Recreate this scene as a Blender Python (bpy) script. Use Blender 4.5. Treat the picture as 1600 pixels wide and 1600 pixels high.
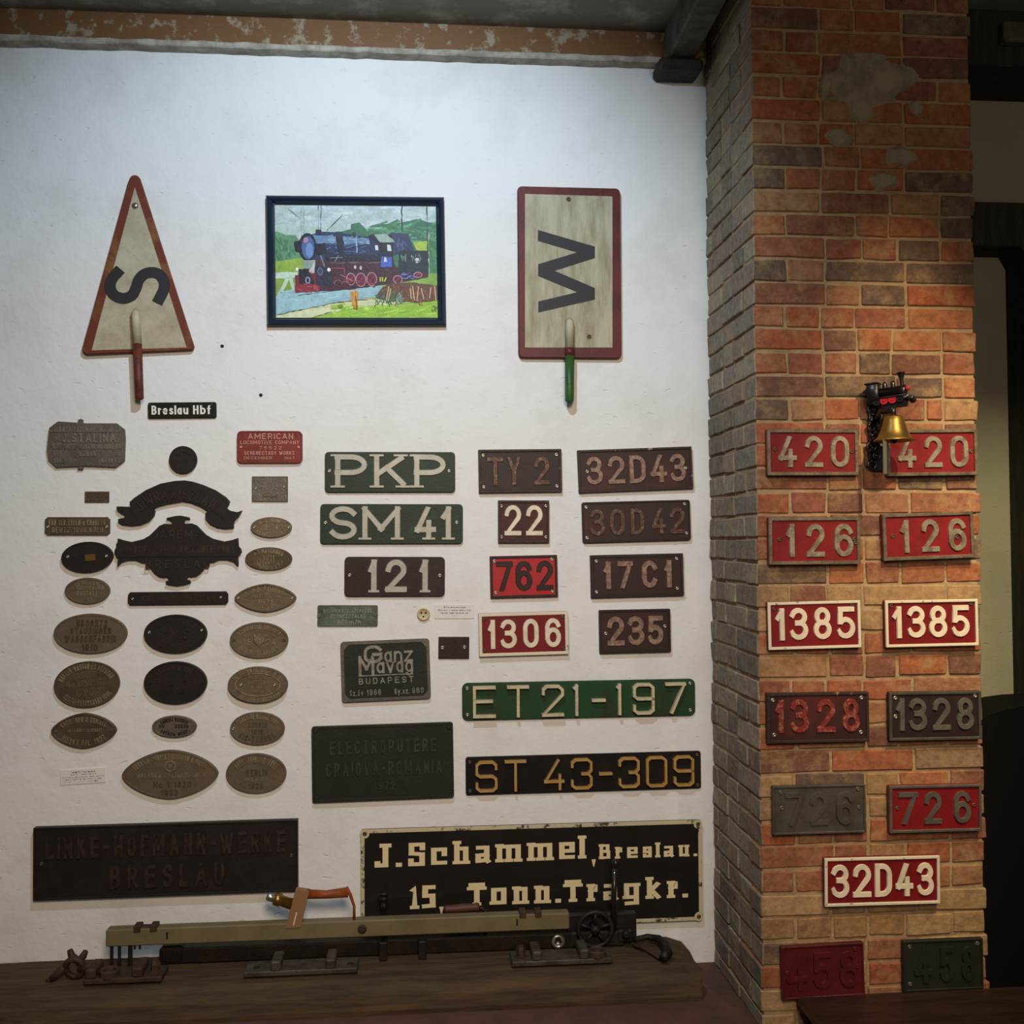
import bpy, bmesh, math, random
from mathutils import Matrix, Vector, noise
random.seed(7)
PI = math.pi
R_ = math.radians
C = bpy.context.scene.collection
for o in list(bpy.data.objects):
    bpy.data.objects.remove(o)

# ------------------------------------------------------------------ camera
CAM_D, CAM_H = 3.87, 1.61
CAMROT = Matrix.Rotation(-R_(4.9), 3, 'Z') @ Matrix.Rotation(PI/2 + R_(1.6), 3, 'X') @ Matrix.Rotation(-.006, 3, 'Z')
cd = bpy.data.cameras.new('camera')
cd.sensor_width = 36
cd.lens = 36
cam = bpy.data.objects.new('camera', cd)
C.objects.link(cam)
cam.matrix_world = Matrix.Translation((0, -CAM_D, CAM_H)) @ CAMROT.to_4x4()
bpy.context.scene.camera = cam

# ------------------------------------------------------------------ world, lights, exposure
sc = bpy.context.scene
sc.view_settings.view_transform = 'Standard'
sc.view_settings.look = 'None'
sc.view_settings.gamma = 1
sc.view_settings.exposure = 0
w = bpy.data.worlds.new('dim_room')
sc.world = w
w.use_nodes = True
w.node_tree.nodes['Background'].inputs[0].default_value = (1, .9, .78, 1)
w.node_tree.nodes['Background'].inputs[1].default_value = .06


def spot(name, loc, aim, power, col, angle, blend, radius):
    l = bpy.data.lights.new(name, 'SPOT')
    l.energy = power
    l.color = col
    l.spot_size = R_(angle)
    l.spot_blend = blend
    l.shadow_soft_size = radius
    o = bpy.data.objects.new(name, l)
    C.objects.link(o)
    o.location = loc
    o.rotation_euler = (Vector(aim) - Vector(loc)).to_track_quat('-Z', 'Y').to_euler()
    return o


# cool spotlight on the ceiling in front of the white wall
spot('cool_spotlight', (-.08, -1.75, 3.5), (-.32, 0, 2.12), 138, (.66, .83, 1), 114, .7, .035)
# warm spotlight for the brick pillar
ws = spot('warm_spotlight', (1.62, -2.6, 3.45), (1.60, -.56, 1.46), 225, (1, .77, .50), 52, .8, .03)
ws.scale = (.40, 1, 1)        # cone squeezed sideways, added to keep the light on the pillar
# warm lamps further back in the room
spot('warm_room_lamp', (.3, -4.6, 3.2), (-.12, 0, .95), 490, (1, .80, .60), 60, 1, .5)
# lamp beyond the pillar, then an added fill light lifting pillar top and ceiling
spot('side_lamp', (1.99, -1.9, 3.3), (2.3, 0, .8), 200, (1, .90, .60), 46, 1, .05)
spot('added_fill', (1.3, -5.1, 2.5), (1.2, 0, 2.4), 85, (1, .88, .74), 100, 1, .3)


# ------------------------------------------------------------------ helpers: pixels of the photo to points of the place
def ray(u, v):
    return CAMROT @ Vector(((u-800)/1600, -(v-800)/1600, -1))


def W(u, v, y=0):
    d = ray(u, v)
    t = (y + CAM_D)/d.y
    return Vector((t*d.x, y, CAM_H + t*d.z))


def lin(c):
    return tuple(((x/255)/12.92 if x/255 <= .04045 else ((x/255+.055)/1.055)**2.4) for x in c)


def mat(name, col, rough=.6, metal=0., col2=None, scale=25., lo=.45, hi=.6, bump=0., bscale=120., spec=.28, stretch=None, coat=0.):
    m = bpy.data.materials.new(name)
    m.use_nodes = True
    nt = m.node_tree
    b = nt.nodes['Principled BSDF']
    c1 = lin(col)
    b.inputs['Base Color'].default_value = (*c1, 1)
    b.inputs['Roughness'].default_value = rough
    b.inputs['Metallic'].default_value = metal
    b.inputs['Specular IOR Level'].default_value = spec
    b.inputs['Coat Weight'].default_value = coat
    if col2 or bump:
        g = nt.nodes.new('ShaderNodeNewGeometry')
        src = g.outputs['Position']
        if stretch:
            mp = nt.nodes.new('ShaderNodeMapping')
            mp.inputs['Scale'].default_value = stretch
            nt.links.new(src, mp.inputs[0])
            src = mp.outputs[0]
    if col2:
        n = nt.nodes.new('ShaderNodeTexNoise')
        n.inputs['Scale'].default_value = scale
        n.inputs['Detail'].default_value = 6
        n.inputs['Roughness'].default_value = .65
        nt.links.new(src, n.inputs['Vector'])
        r = nt.nodes.new('ShaderNodeMapRange')
        r.inputs['From Min'].default_value = lo
        r.inputs['From Max'].default_value = hi
        nt.links.new(n.outputs['Fac'], r.inputs['Value'])
        mx = nt.nodes.new('ShaderNodeMix')
        mx.data_type = 'RGBA'
        mx.inputs['A'].default_value = (*c1, 1)
        mx.inputs['B'].default_value = (*lin(col2), 1)
        nt.links.new(r.outputs[0], mx.inputs['Factor'])
        nt.links.new(mx.outputs['Result'], b.inputs['Base Color'])
    if bump:
        n = nt.nodes.new('ShaderNodeTexNoise')
        n.inputs['Scale'].default_value = bscale
        n.inputs['Detail'].default_value = 4
        nt.links.new(src, n.inputs['Vector'])
        bp = nt.nodes.new('ShaderNodeBump')
        bp.inputs['Strength'].default_value = bump
        bp.inputs['Distance'].default_value = .004
        nt.links.new(n.outputs['Fac'], bp.inputs['Height'])
        nt.links.new(bp.outputs[0], b.inputs['Normal'])
    return m


def vmat(name, rough=.6, bump=0., bscale=60., mortar=False):
    """material whose own colour comes from a colour attribute (bricks, painted picture)"""
    m = bpy.data.materials.new(name)
    m.use_nodes = True
    nt = m.node_tree
    b = nt.nodes['Principled BSDF']
    b.inputs['Roughness'].default_value = rough
    b.inputs['Specular IOR Level'].default_value = .25
    a = nt.nodes.new('ShaderNodeVertexColor')
    a.layer_name = 'Col'
    g = nt.nodes.new('ShaderNodeNewGeometry')
    n = nt.nodes.new('ShaderNodeTexNoise')
    n.inputs['Scale'].default_value = 40 if mortar else 55
    n.inputs['Detail'].default_value = 8
    n.inputs['Roughness'].default_value = .7
    nt.links.new(g.outputs['Position'], n.inputs['Vector'])
    r = nt.nodes.new('ShaderNodeMapRange')
    r.inputs['From Min'].default_value = .3
    r.inputs['From Max'].default_value = .7
    r.inputs['To Min'].default_value = .62 if mortar else .82
    r.inputs['To Max'].default_value = 1.3 if mortar else 1.15
    nt.links.new(n.outputs['Fac'], r.inputs['Value'])
    v = nt.nodes.new('ShaderNodeVectorMath')
    v.operation = 'SCALE'
    nt.links.new(a.outputs['Color'], v.inputs[0])
    nt.links.new(r.outputs[0], v.inputs['Scale'])
    out = v.outputs[0]
    if mortar:
        n2 = nt.nodes.new('ShaderNodeTexNoise')
        n2.inputs['Scale'].default_value = 13
        n2.inputs['Detail'].default_value = 9
        n2.inputs['Roughness'].default_value = .72
        nt.links.new(g.outputs['Position'], n2.inputs['Vector'])
        r2 = nt.nodes.new('ShaderNodeMapRange')
        r2.inputs['From Min'].default_value = .5
        r2.inputs['From Max'].default_value = .68
        r2.inputs['To Max'].default_value = .62
        nt.links.new(n2.outputs['Fac'], r2.inputs['Value'])
        mx = nt.nodes.new('ShaderNodeMix')
        mx.data_type = 'RGBA'
        mx.inputs['B'].default_value = (*lin((168, 140, 98)), 1)
        nt.links.new(r2.outputs[0], mx.inputs['Factor'])
        nt.links.new(out, mx.inputs['A'])
        out = mx.outputs['Result']
    nt.links.new(out, b.inputs['Base Color'])
    if bump:
        n = nt.nodes.new('ShaderNodeTexNoise')
        n.inputs['Scale'].default_value = bscale
        n.inputs['Detail'].default_value = 6
        nt.links.new(g.outputs['Position'], n.inputs['Vector'])
        bp = nt.nodes.new('ShaderNodeBump')
        bp.inputs['Strength'].default_value = bump
        bp.inputs['Distance'].default_value = .006
        nt.links.new(n.outputs['Fac'], bp.inputs['Height'])
        nt.links.new(bp.outputs[0], b.inputs['Normal'])
    return m


# ------------------------------------------------------------------ helpers: objects
def link(name, bm, material, parent=None, smooth=False):
    me = bpy.data.meshes.new(name)
    bm.to_mesh(me)
    bm.free()
    me.materials.append(material)
    if smooth:
        for p in me.polygons:
            p.use_smooth = True
    o = bpy.data.objects.new(name, me)
    C.objects.link(o)
    if parent:
        o.parent = parent
    return o


def tag(o, label, cat, group=None):
    o['label'] = label
    o['category'] = cat
    if group:
        o['group'] = group
    return o


def struct(name, bm, material, parent=None):
    o = link(name, bm, material, parent)
    if not parent:
        o['kind'] = 'structure'
    return o


def thing(name, label, cat, matrix=None, group=None):
    o = bpy.data.objects.new(name, None)
    o.empty_display_size = .05
    C.objects.link(o)
    if matrix is not None:
        o.matrix_world = matrix
    return tag(o, label, cat, group)


def box(bm, x0, x1, y0, y1, z0, z1, bev=0., mtx=None):
    r = bmesh.ops.create_cube(bm, size=1)
    vs = r['verts']
    for v in vs:
        v.co = Vector(((x0+x1)/2 + v.co.x*(x1-x0), (y0+y1)/2 + v.co.y*(y1-y0), (z0+z1)/2 + v.co.z*(z1-z0)))
    if bev:
        es = list({e for v in vs for e in v.link_edges})
        rr = bmesh.ops.bevel(bm, geom=es, offset=bev, segments=1, affect='EDGES', clamp_overlap=True)
        vs = list(set(rr['verts']) | {v for v in vs if v.is_valid})
    if mtx is not None:
        for v in vs:
            v.co = mtx @ v.co
    return vs


def tube(bm, pts, rad, n=10, caps=True):
    """tube along 3-D points; rad is one radius or one per point"""
    pts = [Vector(p) for p in pts]
    if not hasattr(rad, '__len__'):
        rad = [rad]*len(pts)
    rings = []
    up = None
    for i, p in enumerate(pts):
        d = (pts[min(i+1, len(pts)-1)] - pts[max(i-1, 0)]).normalized()
        if up is None:
            up = Vector((0, 0, 1)) if abs(d.z) < .9 else Vector((1, 0, 0))
        a = d.cross(up).normalized()
        b = a.cross(d).normalized()
        up = b
        rings.append([bm.verts.new(p + rad[i]*(math.cos(2*PI*k/n)*a + math.sin(2*PI*k/n)*b)) for k in range(n)])
    for r0, r1 in zip(rings, rings[1:]):
        for k in range(n):
            bm.faces.new((r0[k], r1[k], r1[(k+1) % n], r0[(k+1) % n]))
    if caps:
        bm.faces.new(rings[0])
        bm.faces.new(list(reversed(rings[-1])))


def lathe(bm, prof, n=24, mtx=None):
    """profile of (radius, z) turned around z"""
    rings = []
    for r, z in prof:
        if r < 1e-6:
            rings.append([bm.verts.new((0, 0, z))])
        else:
            rings.append([bm.verts.new((r*math.cos(2*PI*k/n), r*math.sin(2*PI*k/n), z)) for k in range(n)])
    for a, b in zip(rings, rings[1:]):
        for k in range(n):
            q = [a[k % len(a)], a[(k+1) % len(a)], b[(k+1) % len(b)], b[k % len(b)]]
            q = list(dict.fromkeys(q))
            if len(q) > 2:
                bm.faces.new(q)
    if mtx is not None:
        for ring in rings:
            for v in ring:
                v.co = mtx @ v.co
    return rings


def offset(pts, d):
    """outline moved inwards by d (counter-clockwise outline)"""
    n = len(pts)
    out = []
    for i in range(n):
        p, q, r = Vector(pts[i-1]), Vector(pts[i]), Vector(pts[(i+1) % n])
        a, b = (q-p), (r-q)
        na = Vector((-a.y, a.x)).normalized() if a.length > 1e-9 else Vector((0, 0))
        nb = Vector((-b.y, b.x)).normalized() if b.length > 1e-9 else na
        m = (na+nb)
        if m.length < 1e-6:
            m = na
        m.normalize()
        k = max(.45, m.dot(nb))
        out.append(tuple(q + m*(d/k)))
    return out


def slab(bm, pts, z0, z1, bev=.0015, hollow=False):
    """outline extruded from z0 to z1 with a chamfered front"""
    loops = [[(x, y, z0) for x, y in pts], [(x, y, z1-bev) for x, y in pts], [(x, y, z1) for x, y in offset(pts, bev)]]
    vl = [[bm.verts.new(p) for p in l] for l in loops]
    n = len(pts)
    for a, b in zip(vl, vl[1:]):
        for k in range(n):
            bm.faces.new((a[k], a[(k+1) % n], b[(k+1) % n], b[k]))
    bm.faces.new(vl[-1])
    bm.faces.new(list(reversed(vl[0])))


def ring(bm, outer, inner, z0, z1, bev=.001):
    seq = [[(x, y, z0) for x, y in outer], [(x, y, z1-bev) for x, y in outer], [(x, y, z1) for x, y in offset(outer, bev)],
           [(x, y, z1) for x, y in offset(inner, -bev)], [(x, y, z1-bev) for x, y in inner], [(x, y, z0) for x, y in inner]]
    vl = [[bm.verts.new(p) for p in l] for l in seq]
    n = len(outer)
    for a, b in zip(vl, vl[1:] + vl[:1]):
        for k in range(n):
            bm.faces.new((a[k], a[(k+1) % n], b[(k+1) % n], b[k]))


def rrect(w, h, r, n=5, cx=0, cy=0):
    if r <= 0:
        r = .0005
    pts = []
    for x, y, a in ((w/2-r, -h/2+r, -90), (w/2-r, h/2-r, 0), (-w/2+r, h/2-r, 90), (-w/2+r, -h/2+r, 180)):
        for k in range(n+1):
            t = R_(a + 90*k/n)
            pts.append((cx + x + r*math.cos(t), cy + y + r*math.sin(t)))
    return pts


def notched(w, h, c, n=4):
    """rectangle with concave quarter-round corners"""
    pts = []
    for sx, sy, a in ((1, -1, 180), (1, 1, 270), (-1, 1, 0), (-1, -1, 90)):
        for k in range(n+1):
            t = R_(a - 90*k/n)
            pts.append((sx*w/2 + c*math.cos(t), sy*h/2 + c*math.sin(t)))
    return pts


def oval(rx, ry, p=2., n=56):
    pts = []
    for k in range(n):
        t = 2*PI*k/n
        c, s = math.cos(t), math.sin(t)
        pts.append((rx*math.copysign(abs(c)**(2/p), c), ry*math.copysign(abs(s)**(2/p), s)))
    return pts


# ------------------------------------------------------------------ helpers: lettering drawn as strokes
def A(cx, cy, rx, ry, a0, a1, n=12):
    return [(cx + rx*math.cos(R_(a0+(a1-a0)*k/n)), cy + ry*math.sin(R_(a0+(a1-a0)*k/n))) for k in range(n+1)]


def stadium(r=.3):
    return A(.5, 1-r, .5, r, 0, 180) + A(.5, r, .5, r, 180, 360) + [(1, 1-r)]


G = {
    '0': [stadium()],
    '1': [[(0, .74), (.95, 1), (.95, 0)]],
    '2': [A(.5, .72, .5, .28, 172, -32) + [(0, 0), (1, 0)]],
    '3': [A(.47, .76, .47, .24, 160, -80) + [(.4, .53)], [(.4, .53)] + A(.47, .27, .53, .27, 80, -160)],
    '4': [[(.62, 1), (0, .26), (1, .26)], [(.72, .5), (.72, 0)]],
    '5': [[(.92, 1), (.1, 1), (.07, .55)], [(.2, .565)] + A(.46, .31, .54, .31, 108, -155)],
    '6': [A(.5, .31, .5, .31, 0, 360, 20), [(0, .31), (0, .62)] + A(.5, .7, .5, .3, 180, 25)],
    '7': [[(0, 1), (1, 1), (.28, 0)]],
    '8': [A(.5, .76, .42, .24, 0, 360, 20), A(.5, .27, .5, .27, 0, 360, 20)],
    '9': [A(.5, .69, .5, .31, 0, 360, 20), [(1, .69), (1, .38)] + A(.5, .3, .5, .3, 0, -155)],
    'A': [[(0, 0), (.5, 1), (1, 0)], [(.22, .3), (.78, .3)]],
    'B': [[(0, 0), (0, 1)], [(0, 1), (.5, 1)] + A(.5, .76, .42, .24, 90, -90) + [(0, .52)], [(.5, .52)] + A(.5, .26, .5, .26, 90, -90) + [(0, 0)]],
    'C': [A(.5, .68, .5, .32, 25, 180) + A(.5, .32, .5, .32, 180, 335)],
    'D': [[(0, 0), (0, 1)], [(0, 1), (.4, 1)] + A(.4, .68, .6, .32, 90, 0) + A(.4, .32, .6, .32, 0, -90) + [(0, 0)]],
    'E': [[(1, 1), (0, 1), (0, 0), (1, 0)], [(0, .52), (.85, .52)]],
    'F': [[(1, 1), (0, 1), (0, 0)], [(0, .52), (.85, .52)]],
    'G': [A(.5, .68, .5, .32, 25, 180) + A(.5, .32, .5, .32, 180, 360) + [(1, .48), (.55, .48)]],
    'H': [[(0, 0), (0, 1)], [(1, 0), (1, 1)], [(0, .52), (1, .52)]],
    'I': [[(.5, 0), (.5, 1)]],
    'J': [[(.9, 1), (.9, .3)] + A(.45, .3, .45, .3, 0, -150)],
    'K': [[(0, 0), (0, 1)], [(.84, .95), (.08, .42)], [(.36, .6), (.9, .05)]],
    'L': [[(0, 1), (0, 0), (1, 0)]],
    'M': [[(0, 0), (0, 1), (.5, .3), (1, 1), (1, 0)]],
    'N': [[(0, 0), (0, 1), (1, 0), (1, 1)]],
    'O': [stadium(.38)],
    'P': [[(0, 0), (0, 1)], [(0, 1), (.5, 1)] + A(.5, .72, .5, .28, 90, -90) + [(0, .44)]],
    'R': [[(0, 0), (0, 1)], [(0, 1), (.5, 1)] + A(.5, .73, .48, .27, 90, -90) + [(0, .46)], [(.5, .46), (1, 0)]],
    'S': [A(.5, .75, .5, .25, 25, 270) + A(.5, .25, .5, .25, 90, -155)],
    'T': [[(0, 1), (1, 1)], [(.5, 1), (.5, 0)]],
    'U': [[(0, 1), (0, .32)] + A(.5, .32, .5, .32, 180, 360) + [(1, 1)]],
    'V': [[(0, 1), (.5, 0), (1, 1)]],
    'W': [[(0, 1), (.25, 0), (.5, .8), (.75, 0), (1, 1)]],
    'X': [[(0, 0), (1, 1)], [(0, 1), (1, 0)]],
    'Y': [[(0, 1), (.5, .48), (1, 1)], [(.5, .48), (.5, 0)]],
    'Z': [[(0, 1), (1, 1), (0, 0), (1, 0)]],
    'a': [A(.5, .34, .5, .34, 0, 360, 18), [(1, .68), (1, 0)]],
    'b': [[(0, 1), (0, 0)], A(.5, .34, .5, .34, 0, 360, 18)],
    'c': [A(.5, .34, .5, .34, 45, 315)],
    'd': [[(1, 1), (1, 0)], A(.5, .34, .5, .34, 0, 360, 18)],
    'e': [[(0, .36), (1, .36)] + A(.5, .34, .5, .34, 0, 310, 18)],
    'f': [[(.35, 0), (.35, .75)] + A(.7, .75, .35, .25, 180, 70), [(0, .64), (.9, .64)]],
    'g': [A(.5, .34, .5, .34, 0, 360, 18), [(1, .68), (1, -.05)] + A(.5, -.05, .5, .22, 0, -150)],
    'h': [[(0, 0), (0, 1)], [(0, .35)] + A(.5, .38, .5, .3, 180, 0) + [(1, 0)]],
    'i': [[(.5, 0), (.5, .66)], [(.5, .9), (.5, .96)]],
    'k': [[(0, 0), (0, 1)], [(.9, .68), (.05, .28)], [(.3, .42), (1, 0)]],
    'l': [[(.5, 0), (.5, 1)]],
    'm': [[(0, 0), (0, .68)], [(0, .4)] + A(.25, .43, .25, .25, 180, 0) + [(.5, 0)], [(.5, .4)] + A(.75, .43, .25, .25, 180, 0) + [(1, 0)]],
    'n': [[(0, 0), (0, .68)], [(0, .35)] + A(.5, .38, .5, .3, 180, 0) + [(1, 0)]],
    'o': [A(.5, .34, .5, .34, 0, 360, 18)],
    'p': [[(0, .68), (0, -.3)], A(.5, .34, .5, .34, 0, 360, 18)],
    'r': [[(0, 0), (0, .68)], [(0, .34)] + A(.6, .36, .6, .32, 180, 50)],
    's': [A(.5, .51, .46, .17, 30, 270) + A(.5, .17, .5, .17, 90, -150)],
    't': [[(.4, .92), (.4, .15)] + A(.7, .15, .3, .15, 180, 290), [(0, .66), (.9, .66)]],
    'u': [[(0, .68), (0, .3)] + A(.5, .3, .5, .3, 180, 360), [(1, .68), (1, 0)]],
    'v': [[(0, .68), (.5, 0), (1, .68)]],
    'w': [[(0, .68), (.25, 0), (.5, .6), (.75, 0), (1, .68)]],
    'y': [[(0, .68), (.5, .04)], [(1, .68), (.3, -.28)]],
    'z': [[(0, .68), (1, .68), (0, 0), (1, 0)]],
    '-': [[(0, .48), (1, .48)]],
    '.': [[(.3, .0), (.7, .0)]],
    ',': [[(.6, .05), (.4, -.16)]],
    ':': [[(.3, 0), (.7, 0)], [(.3, .55), (.7, .55)]],
    '/': [[(0, -.05), (1, 1.05)]],
    '&': [[(1, 0), (.2, .78)] + A(.45, .8, .27, .2, 190, -20) + [(.1, .35)] + A(.4, .2, .4, .2, 160, 330)],
}
for a_, b_, ac in (('Ń', 'N', [(.4, 1.16), (.7, 1.32)]), ('Ę', 'E', [(.8, -.04), (.65, -.2), (.9, -.26)]), ('Ł', 'L', [(-.2, .4), (.5, .68)]),
                   ('Ś', 'S', [(.4, 1.16), (.7, 1.32)]), ('Ć', 'C', [(.4, 1.16), (.7, 1.32)]), ('Ö', 'O', [(.2, 1.2), (.3, 1.2)]), ('á', 'a', [(.35, .9), (.75, 1.08)]), ('é', 'e', [(.35, .9), (.75, 1.08)])):
    G[a_] = G[b_] + [ac]
G['Ö'].append([(.7, 1.2), (.8, 1.2)])
CW = {'1': .32, 'I': .12, 'i': .12, 'l': .12, '.': .14, ',': .14, ':': .14, 'M': .74, 'W': .84, 'm': .86, 'w': .7, ' ': .3, '-': .36, 'J': .42, 'f': .36, 't': .36, 'r': .36,
      'A': .62, 'V': .6, 'a': .5, 'L': .48, 'F': .48, 's': .46, '/': .4}


def cwidth(c):
    return CW.get(c, .55)


# numerals welded from straight bar with clipped corners
K_ = .13
GB = {
    'E': G['E'], 'T': G['T'], '-': G['-'], '7': G['7'], '4': [[(.72, 1), (0, .26), (1, .26)], [(.82, .46), (.82, 0)]],
    '1': [[(.3, .93), (.62, 1), (.62, 0)]],
    '2': [[(0, .76), (0, .9), (.18, 1), (.8, 1), (1, .88), (1, .7), (0, 0), (1, 0)]],
    '9': [[(1, .5), (.18, .5), (0, .6), (0, .9), (.18, 1), (.82, 1), (1, .9), (1, .1), (.82, 0), (.18, 0), (0, .1), (0, .24)]],
    '3': [[(0, .78), (0, .9), (.18, 1), (.82, 1), (1, .9), (1, .62), (.85, .5)], [(.55, .5), (.85, .5)], [(.85, .5), (1, .38), (1, .1), (.82, 0), (.18, 0), (0, .1), (0, .24)]],
    '0': [[(.18, 1), (.82, 1), (1, .9), (1, .1), (.82, 0), (.18, 0), (0, .1), (0, .9), (.18, 1)]],
    'S': [[(1, .78), (1, .9), (.82, 1), (.18, 1), (0, .9), (0, .58), (.18, .5), (.82, .5), (1, .4), (1, .1), (.82, 0), (.18, 0), (0, .1), (0, .24)]],
}
# heavy slab letters of the enamel sign
GS = dict(G)
GS.update({
    'J': [[(.75, 1), (.75, .0), (.1, .0), (.1, .12)], [(.5, 1), (1, 1)]],
    'S': [[(.98, .8), (.98, 1), (.05, 1), (.05, .55), (.95, .5), (.95, 0), (0, 0), (0, .2)]],
    'B': [[(.1, 0), (.1, 1)], [(0, 1), (.9, .98), (.9, .55), (.1, .52)], [(.1, .52), (1, .48), (1, .02), (0, 0)]],
    'a': [[(.1, .7), (.9, .7), (.9, .05), (1, 0)], [(.9, .34), (.05, .3), (.05, .02), (.9, .05)]],
    'e': [[(.05, .34), (.95, .34), (.95, .7), (.05, .7), (.05, .02), (.95, .02)]],
    'c': [[(.95, .45), (.95, .7), (.05, .7), (.05, .02), (.95, .02)]],
    's': [[(.95, .56), (.95, .7), (.05, .7), (.05, .4), (.95, .34), (.95, .02), (.05, .02), (.05, .14)]],
    'o': [[(.05, .02), (.95, .02), (.95, .7), (.05, .7), (.05, .02)]],
    'h': [[(.12, 0), (.12, 1)], [(.12, .7), (.88, .7), (.88, 0)]],
    'n': [[(.12, 0), (.12, .74)], [(.12, .7), (.88, .7), (.88, 0)]],
    'm': [[(.06, 0), (.06, .74)], [(.06, .7), (.5, .7), (.5, 0)], [(.5, .7), (.94, .7), (.94, 0)]],
    'u': [[(.12, .74), (.12, .02), (.88, .04)], [(.88, .74), (.88, 0)]],
    'r': [[(.25, 0), (.25, .74)], [(.25, .5), (.6, .7), (1, .7), (1, .5)]],
    'g': [[(.05, .04), (.92, .04), (.92, .7), (.05, .7), (.05, .04)], [(.92, .7), (.92, -.28), (.1, -.3)]],
    'k': [[(.15, 0), (.15, 1)], [(.85, .7), (.2, .32)], [(.35, .36), (.9, 0)]],
    'l': [[(.5, 0), (.5, 1)]],
    'T': [[(0, .82), (0, 1), (1, 1), (1, .82)], [(.5, 1), (.5, 0)]],
    '1': [[(.1, .9), (.6, 1), (.6, 0)]],
    '5': [[(.92, 1), (.1, 1), (.08, .56), (.9, .56), (.92, .04), (.05, .02)]],
})


def stroke(bm, pts, w, z0, z1, top=.8):
    pts = [Vector(p) for p in pts]
    # a sharp corner ends one stroke and starts the next
    for i in range(1, len(pts)-1):
        a, b = pts[i]-pts[i-1], pts[i+1]-pts[i]
        if a.length > w*.6 and b.length > w*.6 and a.normalized().dot(b.normalized()) < .25:
            k = .5*w
            stroke(bm, pts[:i] + [pts[i] + a.normalized()*(k-.5*w)], w, z0, z1, top)
            stroke(bm, [pts[i] - b.normalized()*(k-.5*w)] + pts[i+1:], w, z0, z1-.00006, top)
            return
    closed = len(pts) > 3 and (pts[0]-pts[-1]).length < 1e-6
    if closed:
        pts = pts[:-1]
    q = [pts[0]]
    for p in pts[1:]:
        if (p-q[-1]).length > 1e-6:
            q.append(p)
    pts = q
    n = len(pts)
    if n < 2:
        return
    if not closed:
        pts[0] = pts[0] + (pts[0]-pts[1]).normalized()*w*.5
        pts[-1] = pts[-1] + (pts[-1]-pts[-2]).normalized()*w*.5
    rows = []
    for i, p in enumerate(pts):
        a = (p-pts[i-1]) if (i or closed) else (pts[1]-p)
        b = (pts[(i+1) % n]-p) if (i < n-1 or closed) else a
        na, nb = Vector((-a.y, a.x)).normalized(), Vector((-b.y, b.x)).normalized()
        m = na+nb
        m = na if m.length < 1e-4 else m.normalized()
        m = m/max(.55, m.dot(nb))
        h = w/2
        rows.append([bm.verts.new((*(p+m*h), z0)), bm.verts.new((*(p+m*h*top), z1)), bm.verts.new((*(p-m*h*top), z1)), bm.verts.new((*(p-m*h), z0))])
    pairs = list(zip(rows, rows[1:])) + ([(rows[-1], rows[0])] if closed else [])
    for r0, r1 in pairs:
        for k in range(3):
            bm.faces.new((r0[k], r0[k+1], r1[k+1], r1[k]))
    if not closed:
        bm.faces.new(rows[0])
        bm.faces.new(list(reversed(rows[-1])))


def glyph(bm, c, x, y, w, h, sw, z0, z1, font=G, serif=0., fm=None, top=.8):
    if c not in font:
        return
    if c in '.:':
        s2 = sw*1.05
        for yy in ((y,) if c == '.' else (y, y+h*.45)):
            q = [(x+w/2-s2/2, yy+s2/2), (x+w/2+s2/2, yy+s2/2)]
            q = [(q[0][0]+s2*.49, q[0][1]), (q[1][0]-s2*.49, q[1][1])]
            stroke(bm, [fm(p) for p in q] if fm else q, s2, z0, z1, top)
        return
    gw, gh = max(w-sw, .02*h), h-sw
    f = lambda p: (x + sw/2 + p[0]*gw if w > sw else x + w/2, y + sw/2 + p[1]*gh)
    rnd = 0
    bm.verts.ensure_lookup_table()
    nv0 = len(bm.verts)
    for pl in font[c]:
        pp = [f(p) for p in pl]
        if fm:
            pp = [fm(p) for p in pp]
        rnd += 1
        stroke(bm, pp, sw, z0, z1 - .0001*rnd, top)
        if serif:
            for e, nb in ((0, 1), (-1, -2)):
                d = (pl[e][0]-pl[nb][0], pl[e][1]-pl[nb][1])
                if (abs(d[0]) < .75*abs(d[1]) or c == 'K') and (pl[e][1] < .06 or pl[e][1] > .62) and c not in 'Ss,25':
                    X, Y = f((pl[e][0], round(pl[e][1]) if c == 'K' else pl[e][1]))
                    up = 1 if d[1] > 0 else -1
                    sh = sw*(.85 if font is GS else .42)
                    Y2 = Y + up*(sw/2-sh/2)
                    k = serif*sw*.5
                    x0, x1 = X-k, X+k
                    if c == '1' and up > 0:
                        continue
                    stroke(bm, [(x0+sh/2, Y2), (x1-sh/2, Y2)], sh, z0, z1-.0001*rnd-.00015, top)
    if not fm and (c.isdigit() or (c.isupper() and c.isascii())) and c not in 'QJ':
        # strokes end flush with the line of the text
        bm.verts.ensure_lookup_table()
        e = 0 if top == 1 else sw*.06
        for v in bm.verts[nv0:]:
            q = e if v.co.z > z0+1e-5 else 0
            v.co.y = min(max(v.co.y, y+q), y+h-q)
            if not serif:
                v.co.x = min(max(v.co.x, x+q), x+max(w, sw)-q)


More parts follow.
